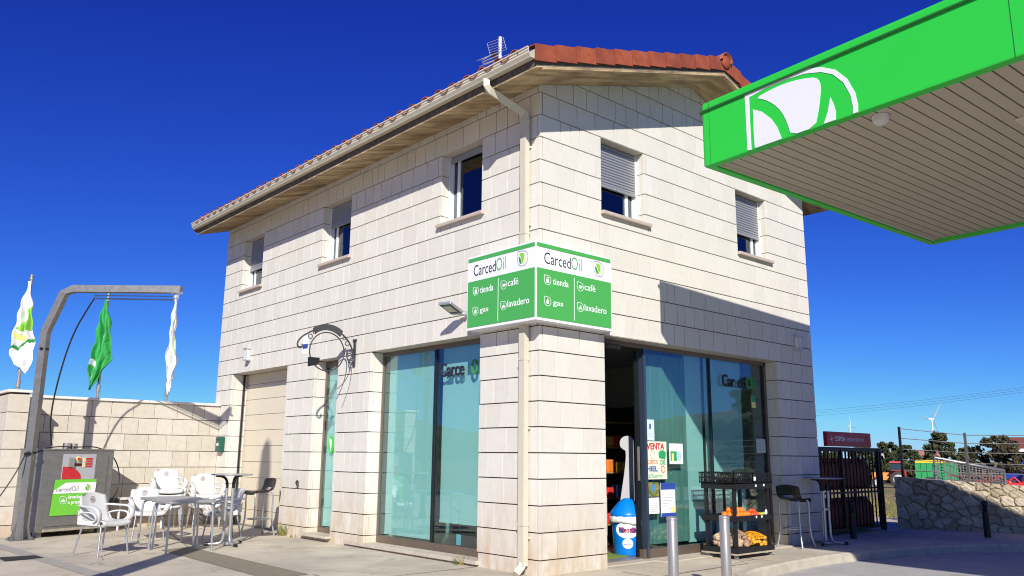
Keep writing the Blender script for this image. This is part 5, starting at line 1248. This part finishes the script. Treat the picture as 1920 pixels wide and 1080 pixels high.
mb=MB(); rectp(mb,2.235,.64,.28,.08); mb.build('header',BLUE,t); mb=MB(); rectp(mb,2.235,.32,.28,.045); mb.build('footer',BLUE,t)
mb=MB(); [rectp(mb,2.26,.41+i*.033,.19 if i%2 else .22,.006) for i in range(6)]; mb.build('print',MT["print_grey"],t)
mb=MB(); mb.prism([(2.40,.37),(2.50,.37),(2.50,.41),(2.46,.45),(2.43,.40)],(0,pw-.0002,0),X,Z,-Y,.0016); mb.build('print',YEL,t)
t=poster('notice','pale notice at the right edge of the shop front glass',4.40,1.10,.23,.19,mat("paper_grey",(.5,.58,.56),.5),'notice')
mb=MB(); [rectp(mb,4.43,1.14+i*.04,.15,.008) for i in range(3)]; mb.build('print',MT["print_grey"],t)
t=poster('sticker','yellow telephone sticker below the letters on the right glass',4.33,1.72,.10,.17,YEL,'sticker')
mb=MB(); rectp(mb,4.33,1.80,.10,.09); mb.build('print',PGREEN,t)
t=thing('wall_sticker','white sticker with a dark blue band on the stone behind the iron bracket','sticker',(0,5.15,2.5))
mb=MB(); mb.box(-.003,-.001,5.06,5.24,2.52,2.80); mb.build('sheet',WHITEB,t); mb=MB(); mb.box(-.0045,-.0032,5.07,5.23,2.60,2.67); mb.build('blue_band',BLUE,t)
# green shield on the side door glass
t=thing('door_sticker','green shield sticker with a pale leaf on the side door glass','sticker',(.19,4.5,1.05))
mb=MB(); sh=[(a*.16,b*.26) for a,b in smooth(RING_O,1)]; mb.prism(sh,(.1992,4.66,1.03),-Y,Z,-X,.0015); mb.build('shield',GREENC,t)
mb=MB(); mb.prism([(a*.15,b*.24) for a,b in smooth(LG_M,1)],(.1974,4.66,1.035),-Y,Z,-X,.0012); mb.build('leaf_mark',WHITEB,t)
# ------------------------------------------------------------------ gas bottle cage with sign
cx0,cx1,cy0,cy1=6.28,8.42,.32,.80; ct=1.19
CG=thing('bottle_cage','black barred steel cage full of gas bottles in the shade','cage',((cx0+cx1)/2,.55,G))
mb=MB()
for a,b in ((cx0,cy0),(cx1,cy0),(cx0,cy1),(cx1,cy1)): mb.box(a-.022,a+.022,b-.022,b+.022,G,ct)
for z in (G+.10,ct-.0):
    mb.box(cx0,cx1,cy0-.02,cy0+.02,z-.04,z); mb.box(cx0,cx1,cy1-.02,cy1+.02,z-.04,z); mb.box(cx0-.02,cx0+.02,cy0,cy1,z-.04,z); mb.box(cx1-.02,cx1+.02,cy0,cy1,z-.04,z)
mb.box(cx0,cx1,cy0-.025,cy0-.0,.48,.51); mb.box(cx0+.72,cx0+.75,cy0-.03,cy0+.02,G+.1,ct); mb.box(cx1-.12,cx1-.09,cy0-.03,cy0+.02,G+.02,ct)
mb.build('cage_frame',BLKM,CG)
mb=MB(); x=cx0+.09
while x<cx1: mb.box(x-.009,x+.009,cy0-.009,cy0+.009,G+.08,ct-.02); mb.box(x-.006,x+.006,cy1-.006,cy1+.006,G+.08,ct-.02); x+=.118
mb.build('front_bars',BLKM,CG)
mb=MB(); mb.box(cx0+.02,cx1-.02,cy0+.03,cy1-.03,.54,.56); mb.box(cx0+.02,cx1-.02,cy0+.03,cy1-.03,G+.06,G+.075); mb.build('shelf',BLKM,CG)
mb=MB(); mb.box(cx0-.02,cx1+.02,cy0-.03,cy1+.03,ct+.001,ct+.02); mb.build('roof_sheet',BLKM,CG)
BUT=mat("bottle_orange",(.30,.06,.02),.55,var=.25,scale=6)
def gasb():
    t=thing('gas_bottle','','gas bottle')
    mb=MB(); mb.lathe([(.12,0),(.13,.02),(.133,.06),(.133,.33),(.12,.385),(.08,.42),(.035,.435)],seg=18); mb.build('bottle_body',BUT,t,local=True)
    mb=MB(); mb.lathe([(.075,.40),(.078,.47),(.07,.475)],seg=14); mb.cyl((0,0,.43),(0,0,.47),.022,10); mb.build('collar',BUT,t,local=True); return t
GBt=gasb(); first=True
for lvl,z in enumerate((G+.076,.561)):
    for i in range(7):
        o=GBt if first else copytree(GBt); first=False
        o['category']='gas bottle'; place(o,(cx0+.17+i*.295,.57,z),0,'orange gas bottle on the %s row inside the barred cage'%('lower','upper')[lvl],'gas bottles in the cage, %s row'%('lower','upper')[lvl])
CS=thing('gas_sign','dark red gas sign with white lettering on top of the bottle cage','sign',(7.3,.3,ct+.03))
s0=Vector((6.56,.29,1.222)); mb=MB(); mb.box(6.56,8.07,.29,.35,1.222,1.452); mb.build('sign_case',DKRED,CS)
mb=MB(); text(mb,'CEPSA',s0+X*.25+Z*.085-Y*.0005,X,Z,-Y,.075,.36,off=.018,depth=.002); text(mb,'VENTA DE BUTANO',s0+X*.66+Z*.088-Y*.0005,X,Z,-Y,.052,.58,off=.0,depth=.002)
c=s0+X*.15+Z*.115
for a in range(4):
    an=a*PI/2+.25; mb.prism([(.012*math.cos(an-.8),.012*math.sin(an-.8)),(.075*math.cos(an),.075*math.sin(an)),(.012*math.cos(an+.8),.012*math.sin(an+.8))],c,X,Z,-Y,.002)
mb.build('lettering',WHITEB,CS)
mb=MB()
for z in (.16,.06): mb.tube([tuple(s0+X*(1.385+.04*math.cos(a*PI/6))+Z*(z+.035*math.sin(a*PI/6))-Y*.001) for a in range(12)],.006,4,closed=True)
mb.build('pictogram',PBROWN,CS)
# ------------------------------------------------------------------ rubble wall with voronoi stones
kk=1.035; cxy=Vector((CAM.x,CAM.y)); a0=cxy+(Vector((8.42,.10))-cxy)*kk; a1=cxy+(Vector((9.12,-1.66))-cxy)*kk; wu=(a1-a0).normalized(); wn=Vector((wu.y,-wu.x)); wn=-wn if wn.x>0 else wn
WLn=6.2; RT=.725
RW=thing('stone_wall','low rubble stone wall at the right edge of the forecourt','wall',(9.2,-2.2,G))
rng=np.random.RandomState(5); seeds=[]
for i in range(2600):
    p=np.array([rng.uniform(-.1,WLn+.1),rng.uniform(-.32,RT+.06)]); r=.115 if p[0]>.35 else .2
    if all(((p[0]-q[0])/1.25)**2+((p[1]-q[1]))**2>r*r for q in seeds): seeds.append(p)
seeds=np.array(seeds); tn=rng.rand(len(seeds)); prot=rng.uniform(-.012,.02,len(seeds))
nx,nz=430,78; gs_=np.linspace(0,WLn,nx); gz_=np.linspace(-.30,RT,nz)
GX,GZ=np.meshgrid(gs_,gz_,indexing='ij')
wob=.012*np.sin(GX*31+GZ*17)+.01*np.sin(GZ*43-GX*13)
dx=(GX[...,None]+wob[...,None]-seeds[:,0])/1.25; dz=(GZ[...,None]-wob[...,None]-seeds[:,1]); dd=np.sqrt(dx*dx+dz*dz)
ix=np.argsort(dd,axis=2)[:,:,:2]; d1=np.take_along_axis(dd,ix[:,:,:1],2)[...,0]; d2=np.take_along_axis(dd,ix[:,:,1:2],2)[...,0]
edge=np.clip((d2-d1)/.045,0,1); hgt=-.032*(1-edge)**2+prot[ix[...,0]]*edge+.006*np.sin(GX*60+ix[...,0]*3)*np.sin(GZ*71)*edge+rng.uniform(-.003,.003,GX.shape)
vs=[]; 
for i in range(nx):
    for j in range(nz): p=a0+wu*gs_[i]+wn*float(hgt[i,j]); zz_=-.3+(gz_[j]+.3)*(RT-min(gs_[i],2.4)*.058+.3)/(RT+.3); vs.append((p.x,p.y,zz_+(0.006*math.sin(gs_[i]*9)+.004*math.sin(gs_[i]*23) if j==nz-1 else 0)))
mb=MB(); tl=[];fs=[]
for i in range(nx-1):
    for j in range(nz-1):
        fs.append((i*nz+j,(i+1)*nz+j,(i+1)*nz+j+1,i*nz+j+1)); tl.append(float(tn[ix[i,j,0]])*float(.25+.75*edge[i,j]))
mb.v=vs; mb.f=fs; mb.t=tl; mb.sm=[False]*len(fs)
# back, top and end
k=len(mb.v); th=.30
for i in range(nx): p=a0+wu*gs_[i]-wn*th; mb.v.append((p.x,p.y,RT-min(gs_[i],2.4)*.058)); 
for i in range(nx): p=a0+wu*gs_[i]-wn*th; mb.v.append((p.x,p.y,-.3))
for i in range(nx-1):
    mb.f+= [(i*nz+nz-1,(i+1)*nz+nz-1,k+i+1,k+i),(k+i,k+i+1,k+nx+i+1,k+nx+i)]; mb.t+=[.7,.4]; mb.sm+=[False]*2
mb.f.append(tuple([j for j in range(nz)]+[k,k+nx])); mb.t.append(.3); mb.sm.append(False)
mb.build('masonry',RUBBLE,RW)
# fence on the wall
WF=thing('wire_fence','dark posts with five wire lines standing on the rubble wall','fence',(9.2,-2.2,RT))
cl=lambda s: a0+wu*s-wn*.15
for s,m_,h in ((.14,BLKM,.87),(1.16,GALV,.76),(2.3,GALV,.74),(3.5,GALV,.74)):
    p=cl(s); mb=MB(); mb.box(p.x-.018,p.x+.018,p.y-.018,p.y+.018,RT-.02-min(s,2.4)*.058,RT+h); mb.build('post',m_,WF)
mb=MB()
for z0_,z1_ in ((.84,.72),(.67,.58),(.48,.42),(.30,.24),(.12,.08)):
    P=[(cl(.14),RT+z0_),(cl(1.16),RT+z1_),(cl(2.3),RT+z1_-.01),(cl(6),RT+z1_-.03)]
    mb.tube([(p.x,p.y,z) for p,z in P],.0065,6)
mb.build('wire',GALV,WF)
# metal mesh hurdle behind the wall
h0=CAM+Vector((0,0,0)); 
def azp(px,dist): 
    an=yaw+math.atan((px-960)/1536.4); return Vector((CAM.x+math.sin(an)*dist,CAM.y+math.cos(an)*dist))
def zpx(px,py,dist):
    # height of image row py at horizontal distance dist
    hor=855.5+(px-960)*.0085; th_=math.atan((540-py)/1536.4*math.cos(math.atan((px-960)/1536.4)))+0
    import mathutils
    v=(_r*0+r2*((px-960)/1536.4)+u2*((540-py)/1536.4)+_f); return CAM.z+v.z/math.hypot(v.x,v.y)*dist
HD=thing('mesh_hurdle','grey steel mesh gate panel leaning behind the rubble wall','gate panel',(*azp(1800,17.2),-.3))
pa,pb=azp(1738,17.0),azp(1864,17.8)
za0,za1=zpx(1738,902,17),zpx(1740,858,17); zb0,zb1=zpx(1862,912,17.8),zpx(1865,882,17.8)
mb=MB(); T3=lambda p,z:(p.x,p.y,z)
mb.tube([T3(pa,za0),T3(pa,za1),T3(pb,zb1),T3(pb,zb0)],.034,6); mb.build('frame',GALV,HD)
mb=MB()
for i in range(1,22):
    f=i/22; p=pa.lerp(pb,f); mb.tube([T3(p,za0+(zb0-za0)*f),T3(p,za1+(zb1-za1)*f)],.008,4)
for i in range(1,8): f=i/8; mb.tube([T3(pa,za0+(za1-za0)*f),T3(pb,zb0+(zb1-zb0)*f)],.008,4)
mb.build('mesh',GALV,HD)
# ================================================================== field beyond
def grnd(p): return gz(p.x,p.y)
def wheel(mb,rim,c,ax,r,w):
    prof=[]
    c=Vector(c); ax=Vector(ax).normalized(); e=ax.orthogonal().normalized(); f=ax.cross(e)
    rings=[(r*.62,-w/2),(r*.93,-w/2),(r,-w*.3),(r,w*.3),(r*.93,w/2),(r*.62,w/2)]; n=24; vs=[]
    for q,h in rings:
        for j in range(n): a=2*PI*j/n; k=1+(.03 if j%2 else 0)*(q>=r); vs.append(c+(e*math.cos(a)+f*math.sin(a))*q*k+ax*h)
    mb.add(vs,[(i*n+j,i*n+(j+1)%n,(i+1)*n+(j+1)%n,(i+1)*n+j) for i in range(5) for j in range(n)])
    rim.tube([c-ax*w*.42,c+ax*w*.42],r*.62,16); rim.tube([c-ax*w*.5,c+ax*w*.5],r*.2,10)
TYRE=mat("tyre",(.05,.045,.04),.85,var=.3,scale=6)
def tractor(px,dist,cat_label,col,cabcol,rimcol,facing,s=1.0,hoodcol=None):
    p=azp(px,dist); g=grnd(p)
    t=thing('tractor',cat_label,'tractor',(p.x,p.y,g)); ang_=facing; u=Vector((math.cos(ang_),math.sin(ang_),0)); v=Vector((-u.y,u.x,0)); o=Vector((p.x,p.y,g))
    def bx(mb,a0,a1,b0,b1,c0,c1,tp=0):
        mb.add([o+u*a*s+v*b*s+Z*c*s for c,q in ((c0,0),(c1,tp)) for a,b in ((a0+q,b0+q),(a1-q,b0+q),(a1-q,b1-q),(a0+q,b1-q))],[(0,3,2,1),(4,5,6,7),(0,1,5,4),(1,2,6,5),(2,3,7,6),(3,0,4,7)])
    mb=MB(); bx(mb,.15,1.55,-.28,.28,.62,1.22,.05); mb.build('bonnet',hoodcol or col,t)
    mb=MB(); bx(mb,-.5,1.45,-.2,.2,.42,.66); mb.build('chassis',BLKM,t)
    mb=MB(); bx(mb,-.75,.22,-.5,.5,.95,1.3,.02); mb.build('cab_base',col,t)
    mb=MB(); bx(mb,-.68,.15,-.46,.46,1.3,1.98,.05); mb.build('cab_glass',mat("cab_glass",(.03,.05,.06),.08),t)
    mb=MB(); bx(mb,-.78,.22,-.52,.52,1.98,2.12,.05); mb.build('cab_roof',cabcol,t)
    mb=MB()
    for b in(-1,1): bx(mb,-.98,.12,b*.72-.2,b*.72+.2,1.36,1.42); bx(mb,-1.0,-.86,b*.72-.2,b*.72+.2,1.0,1.38)
    mb.build('fender',col,t)
    for (a,b,r,w) in ((-.42,.74,.68,.36),(-.42,-.74,.68,.36),(1.15,.66,.44,.26),(1.15,-.66,.44,.26)):
        m1=MB();m2=MB(); wheel(m1,m2,o+u*a*s+v*b*s+Z*r*s,v,r*s,w*s); w_=m1.build('wheel',TYRE,t); m2.build('rim',rimcol,w_)
    mb=MB(); mb.cyl(o+u*.8*s+Z*1.2*s,o+u*.8*s+Z*1.75*s,.04*s,8); mb.build('exhaust',BLKM,t); return t
TRED=mat("tractor_red",(.42,.02,.02),.4); TORG=mat("tractor_orange",(.75,.27,.04),.5); TBLU=mat("tractor_blue",(.02,.07,.42),.4); RIMW=mat("rim_white",(.72,.70,.64),.5); RIMG=mat("rim_grey",(.5,.5,.5),.5)
def dirview(px,deg): # heading measured on screen: 0 = to the right
    an=yaw+math.atan((px-960)/1536.4); return -an+math.radians(deg)+0
tractor(1660,66,'red roofed tractor with orange bonnet parked left of the green trailer',TRED,TRED,RIMG,dirview(1670,180),.88,TORG)
tractor(1909,68,'blue tractor with white wheel rims at the right edge of the field',TBLU,TBLU,RIMW,dirview(1900,160),.92)
# green trailer
pa,pb=azp(1703,66),azp(1779,66); g=grnd(pa); u=(pb-pa).normalized(); v=Vector((-u.y,u.x)); l=(pb-pa).length
TR=thing('farm_trailer','green farm trailer with yellow top boards standing in the field','trailer',(*((pa+pb)/2),g))
U3=Vector((u.x,u.y,0));V3=Vector((v.x,v.y,0)); o=Vector((pa.x,pa.y,g))
def bx3(mb,a0,a1,b0,b1,c0,c1): mb.add([o+U3*a+V3*b+Z*c for c in (c0,c1) for a,b in ((a0,b0),(a1,b0),(a1,b1),(a0,b1))],[(0,3,2,1),(4,5,6,7),(0,1,5,4),(1,2,6,5),(2,3,7,6),(3,0,4,7)])
TGR=mat("trailer_green",(.02,.30,.09),.5,var=.1); TYE=mat("trailer_yellow",(.80,.55,.02),.5)
zt0=zpx(1740,868,66)-g; zt1=zpx(1740,863.5,66)-g
mb=MB(); bx3(mb,0,l,-.9,.9,.62,zt0-.02); mb.build('trailer_body',TGR,TR)
mb=MB(); n=7
for i in range(n+1): bx3(mb,l*i/n-.03,l*i/n+.03,-.95,-.905,.55,zt0-.02)
bx3(mb,0,l,-.94,-.906,1.2,1.26); mb.build('side_rib',TGR,TR)
mb=MB(); bx3(mb,0,l*.95,-.93,.93,zt0,zt1+.04); mb.build('top_board',TYE,TR)
for a in (.8,l-1.4):
    for b in(-.8,.8): m1=MB();m2=MB(); wheel(m1,m2,o+U3*a+V3*b+Z*.42,V3,.42,.3); w_=m1.build('wheel',TYRE,TR); m2.build('rim',RIMW,w_)
# red disc harrow
pa=azp(1862,60); g=grnd(pa); o=Vector((pa.x,pa.y,g+.05)); U3=Vector((math.cos(yaw+.5),-math.sin(yaw+.5),0)); V3=Vector((-U3.y,U3.x,0))
HR=thing('red_harrow','red farm harrow with folded arms in front of the blue tractor','farm machine',(pa.x,pa.y,g)); HRD=mat("harrow_red",(.62,.02,.02),.45)
mb=MB(); bx3(mb,-.1,1.35,-.4,.4,.12,.52); bx3(mb,-2.8,-.1,-.05,.05,.45,.55)
for a,b,c,d in ((0,.5,.55,1.0),(.55,1.0,.9,.55),(.9,.55,1.3,.9),(-.9,.5,-.2,1.05),(-.2,1.05,.3,.6),(-1.7,.5,-.9,.8)): mb.tube([o+U3*a+Z*b*.85-V3*.3,o+U3*c+Z*d*.85-V3*.3],.045,6); mb.tube([o+U3*a+Z*b*.85+V3*.3,o+U3*c+Z*d*.85+V3*.3],.045,6)
mb.build('frame',HRD,HR)
for a in(-.35,1.5): m1=MB();m2=MB(); wheel(m1,m2,o+U3*a+Z*.30-V3*.3,V3,.32,.16); w_=m1.build('wheel',TYRE,HR); m2.build('rim',BLKM,w_)
# rusty implements row behind the hurdle
rr=random.Random(77); RSI=mat("implement_rust",(.20,.08,.05),.8,var=.4)
for i in range(5):
    pa=azp(1785+i*14,58+i*.8); g=grnd(pa); o=Vector((pa.x,pa.y,g)); t=thing('plough','rusty tined plough in the row behind the mesh panel','farm machine',(pa.x,pa.y,g),0,'rusty ploughs in the field')
    mb=MB(); bx3(mb,-.7,.7,-.05,.05,.9,1.0); bx3(mb,-.7,.7,.5,.6,.9,1.0); bx3(mb,-.05,.05,-.05,.6,.9,1.5); mb.build('beam',RSI,t)
    mb=MB()
    for k in range(5): a=-.6+k*.3; mb.tube([o+U3*a+Z*.95,o+U3*(a+.15)+Z*.6,o+U3*a+Z*.25,o+U3*(a-.12)+Z*.02],.035,5)
    mb.build('tines',RSI,t)
# pale stones and dry stalks along the wall foot
LSTONE=mat("field_stone",(.52,.44,.32),.9,var=.3)
rs=None; rr=random.Random(23)
for i in range(26):
    px=rr.uniform(1672,1845); dist=rr.uniform(34,44); p=azp(px,dist); z=grnd(p)
    if rs is None: mb=MB(); mb.ball((0,0,.08),.22,2,(1.3,.9,.7),.18,seed=4); rs=mb.build('field_stone',LSTONE,local=True); o=rs
    else: o=rs.copy(); COL.objects.link(o)
    o.location=Vector((p.x,p.y,z))*K; o.rotation_euler=(0,0,rr.uniform(0,6)); k=rr.uniform(.6,1.4); o.scale=(k*1.3,k,k*.8); tag(o,'pale field stone in the heap beyond the rubble wall','stone','pale stones in the field')
GRS=mat("dry_grass",(.42,.32,.10),.9,var=.4,scale=2,col2=(.17,.20,.05))
def tuft(mb,c,n,h,sp,rr,w=.008):
    for i in range(n):
        a=rr.uniform(0,2*PI); r=sp*math.sqrt(rr.random()); b=Vector((c[0]+r*math.cos(a),c[1]+r*math.sin(a),c[2])); l=h*rr.uniform(.5,1.1); d=Vector((math.cos(a+rr.uniform(-1,1)),math.sin(a),0))*l*.45; s=Vector((-math.sin(a),math.cos(a),0))*w
        mb.add([b-s,b+s,b+d*.45+Z*l*.6+s*.6,b+d*.45+Z*l*.6-s*.6,b+d+Z*l],[(0,1,2,3),(3,2,4)])
mb=MB(); rr=random.Random(2)
for i in range(1500):
    px=rr.uniform(1535,1930); dist=13.5+22*rr.random()**1.5
    p=azp(px,dist); 
    if (p-a0).dot(wn)>-.5 and p.x<9.6 and dist<15.5: continue
    if 6.1<p.x<8.6 and .2<p.y<.9: continue
    tuft(mb,(p.x,p.y,grnd(p)),5,.16,.12,rr,.010)
tag(mb.build('field_grass',GRS,loc=(0,0,0)),'thin dry grass over the field beyond the wall','grass',kind='stuff')
WD=mat("weed_green",(.10,.17,.03),.8,var=.4,scale=10,col2=(.35,.27,.09))
for c,n,h,label in (((-.03,5.45,G),110,.20,'tuft of dry green grass at the foot of the pillar by the garage'),((-.04,5.05,G),22,.06,'small weed in the crack left of the side door step'),((-.03,1.22,G),60,.10,'small green weed at the right end of the window ledge')):
    mb=MB(); tuft(mb,c,n,h,.09,random.Random(n),.004); tag(mb.build('weed_tuft',WD),label,'weed')
# ------------------------------------------------------------------ trees
LEAF=mat("pine_leaf",(.045,.065,.022),.9,var=.5,scale=1.2,col2=(.075,.085,.03),attr="tone"); BARK=mat("bark",(.10,.075,.05),.9,var=.3)
LEAFB=mat("brown_leaf",(.06,.05,.025),.9,var=.5,scale=1.2,col2=(.10,.085,.04),attr="tone")
def tree(px,dist,ptop,pxw,label,seed,m=None,conic=.5,nleaf=2600,ls=.30,pos=None,h=None,w=None):
    p=azp(px,dist) if pos is None else Vector(pos); g=grnd(p); rr=random.Random(seed)
    H=(zpx(px,ptop,dist)-g) if h is None else h; Wd=(pxw/1536*dist/2) if w is None else w
    t=thing('tree',label,'tree',(p.x,p.y,g))
    mb=MB(); mb.tube([(p.x,p.y,g-.2),(p.x+.1,p.y,g+H*.4),(p.x,p.y+.1,g+H*.85)],[H*.03,H*.022,H*.006],8)
    for i in range(9):
        a=rr.uniform(0,6.28); z=g+H*rr.uniform(.2,.7); l=Wd*rr.uniform(.4,.8); mb.tube([(p.x,p.y,z),(p.x+l*math.cos(a)*.5,p.y+l*math.sin(a)*.5,z+l*.15),(p.x+l*math.cos(a),p.y+l*math.sin(a),z+l*.4)],[H*.012,H*.008,H*.003],5)
    mb.build('trunk',BARK,t)
    cl=[]
    for i in range(70):
        f=rr.random(); zz=.14+.84*f; rad=Wd*(1-conic*f**1.3)*math.sqrt(max(.08,1-(abs(f-.35)/.75)**2)); a=rr.uniform(0,6.28); q=rad*rr.uniform(.3,1.08)
        cl.append((p.x+q*math.cos(a),p.y+q*math.sin(a),g+H*zz,Wd*rr.uniform(.10,.26)*(1-.5*f),rr.random()))
    mb=MB()
    for i in range(int(nleaf*1.9)):
        c=cl[rr.randrange(len(cl))]
        d=Vector((rr.gauss(0,1),rr.gauss(0,1),rr.gauss(0,1))).normalized()*c[3]*rr.random()**.35*1.15; d.z*=.75
        b=Vector(c[:3])+d
        if b.z>g+H*1.02: continue
        n=Vector((rr.gauss(0,1),rr.gauss(0,1),rr.gauss(0,1)+.6)).normalized(); e=n.orthogonal().normalized()*ls*.62*rr.uniform(.6,1.3); f=n.cross(e)*.55
        mb.add([b-e,b+f,b+e,b-f*.8],[(0,1,2,3)],min(1,max(0,c[4]+rr.uniform(-.25,.25))))
    mb.build('crown',m or LEAF,t)
tree(1655,92,829,75,'round dark tree right behind the end of the red gas sign',1,nleaf=2600)
tree(1688,84,836,66,'ragged pine left of the first fence post, above the red tractor',2,conic=.6)
tree(1752,86,812,88,'tall dark pine directly under the nearer wind turbine',3,conic=.7,nleaf=3400)
tree(1858,88,818,96,'broad brown-green pine between the two right fence posts',4,m=LEAFB,conic=.55,nleaf=3600)
tree(1803,99,838,60,'smaller dark pine filling the gap between the two tall pines',5)
tree(1905,92,850,60,'low dark tree in front of the red roofed barn',6,m=LEAFB)
tree(1606,90,838,70,'dark tree seen through the bars of the gas cage',7)
tree(1545,95,846,70,'dark tree low behind the shop corner and gas cage',8)
tree(0,0,0,0,'broad dark tree standing south-east, mirrored in the shop front',9,pos=(55,-31),h=8,w=5,nleaf=6000,ls=.32)
tree(0,0,0,0,'dark tree south of the forecourt, mirrored in the shop front',10,pos=(66,-30),h=6,w=5,nleaf=4000,ls=.32)
# barn at the right edge, house roof between trees, far hut
def barn(px0,px1,dist,pyb,pye,pyr,label,wall,roof,depth=9,name='barn',fasc=True):
    a=azp(px0,dist);b=azp(px1,dist); u=(b-a).normalized(); v=Vector((-u.y,u.x)); g=grnd(a); l=(b-a).length; ze=zpx(px0,pye,dist); zr_=zpx(px0,pyr,dist)
    t=thing(name,label,'building',(*((a+b)/2),g)); o=Vector((a.x,a.y,0)); U=Vector((u.x,u.y,0)); V=Vector((v.x,v.y,0))
    mb=MB(); mb.prism([(0,g-.5),(l,g-.5),(l,ze),(0,ze)],o,U,Z,V,depth); mb.prism([(0,ze),(depth,ze),(depth/2,zr_)],o,V,Z,U,l); mb.build('wall',wall,t)
    mb=MB(); mb.prism([(-.6,ze-.2),(depth/2,zr_+.05),(depth+.6,ze-.2),(depth+.6,ze-.02),(depth/2,zr_+.25),(-.6,ze-.02)],o-U*.8,V,Z,U,l+1.6); mb.build('roof',roof,t)
    if fasc: mb=MB(); mb.prism([(-.8,ze-.32),(l+.8,ze-.32),(l+.8,ze-.02),(-.8,ze-.02)],o-V*.63,U,Z,-V,.05); mb.build('eaves_board',WHITEB,t)
    mb=MB(); mb.prism([(l*.2,g),(l*.32,g),(l*.32,g+2),(l*.2,g+2)],o,U,Z,-V,.06); mb.build('door',BLKM,t)
    return t
BW=mat("barn_wall",(.05,.045,.045),.9); BR_=mat("barn_roof",(.26,.07,.045),.8,var=.15)
barn(1884,1990,98,905,841,822,'dark barn with red roof and white eaves at the right edge',BW,BR_,12)
barn(1712,1742,150,870,862,846,'small house with pinkish roof glimpsed between the pines',mat("house_wall",(.5,.42,.34),.9),mat("house_roof",(.42,.20,.15),.8),10,'house',False)
barn(1636,1652,120,870,856,848,'pale roofed hut behind the tree by the gas sign',MT["house_wall"],mat("hut_roof",(.55,.45,.32),.8),6,'hut',False)
# wind turbines
TW=mat("turbine_white",(.74,.76,.78),.5)
def turbine(px,pyh,dist,bl,yawdeg,phase,label,bladepx=None):
    p=azp(px,dist); zh=zpx(px,pyh,dist); t=thing('wind_turbine',label,'wind turbine',(p.x,p.y,-5))
    mb=MB(); mb.tube([(p.x,p.y,-20),(p.x,p.y,zh-bl*.03)],[bl*.055,bl*.03],16); mb.build('tower',TW,t)
    a=-(yaw+math.atan((px-960)/1536.4))+math.radians(90+yawdeg); ax=Vector((math.cos(a),math.sin(a),0)); side=Vector((-ax.y,ax.x,0)); c=Vector((p.x,p.y,zh))
    mb=MB(); q=c-ax*bl*.05; mb.tube([c-ax*bl*.19,c-ax*bl*.17,c+ax*bl*.02],[bl*.03,bl*.04,bl*.04],8); mb.build('nacelle',TW,t)
    h=c+ax*bl*.07; mb=MB(); mb.ball(h,bl*.045,2); mb.build('hub',TW,t)
    for k in range(3):
        an=math.radians(phase+120*k); d=side*math.cos(an)+Z*math.sin(an); e=ax.cross(d).normalized()*.7+ax*.3
        mb=MB(); P=[h+d*bl*f+ax*bl*.05*f*f for f in (0,.06,.2,.6,1)]; ws_=[.018,.022,.055,.032,.006]; vs=[]
        for pt,w_ in zip(P,ws_):
            for s,q in ((-1,0),(0,.25),(1,0),(0,-.25)): vs.append(pt+e*w_*bl*s+ax*w_*bl*q)
        mb.add(vs,[(i*4+j,i*4+(j+1)%4,i*4+4+(j+1)%4,i*4+4+j) for i in range(4) for j in range(4)]+[(0,3,2,1),(16,17,18,19)]); mb.build('blade',TW,t)
turbine(1740.5,786,1500,33,-52,128,'nearer white wind turbine rising above the tall pine')
turbine(1588,799,3000,36,-60,80,'small distant white wind turbine above the red gas sign')
# power line: two wooden poles out of frame and three wires
PL=thing('power_line','three thin overhead wires crossing the sky at the right','power line',(*azp(1700,60),-1))
wp=[]
pA,pB=azp(1380,62),azp(2150,40)
for k,(y0_,y1_) in enumerate(((763,705),(768,709),(773,713))):
    zA=zpx(1380,y0_+15,62); zB=zpx(2150,y1_-12,40); mb=MB(); pts=[]
    for i in range(25): f=i/24; q=pA.lerp(pB,f); pts.append((q.x,q.y,zA+(zB-zA)*f-.9*4*f*(1-f)*.35))
    mb.tube(pts,.006,4); mb.build('wire',GALV,PL)
for q,z in ((pA,zpx(1380,770,62)+.6),(pB,zpx(2150,700,40)+.6)): mb=MB(); mb.cyl((q.x,q.y,-3),(q.x,q.y,z),.14,10); mb.build('pole',BARK,PL)
# ------------------------------------------------------------------ station totem west of the camera: its shadow crosses the terrace
TT=Vector((-6.05,-.62,G)); TM=thing('station_totem','tall slim price totem standing left of the camera view','sign',tuple(TT))
tu=Vector((.763,-.647,0)); tn_=Vector((-.647,-.763,0))
mb=MB(); mb.prism([(-.14,0),(.14,0),(.14,4.05),(-.14,4.05)],TT,tu,Z,tn_,.12); mb.build('pillar',ALUW,TM)
mb=MB(); mb.prism([(-.14,4.20),(.14,4.20),(.14,6.5),(.10,6.95),(.0,7.1),(-.10,6.95),(-.14,6.5)],TT,tu,Z,tn_,.12); mb.build('upper_panel',GREENC,TM)
mb=MB(); mb.cyl(TT+tn_*.06+Z*4.0,TT+tn_*.06+Z*4.25,.03,8); mb.build('joint_post',STEEL,TM)
for o in list(D.objects):
    if '_o' in o: del o['_o']
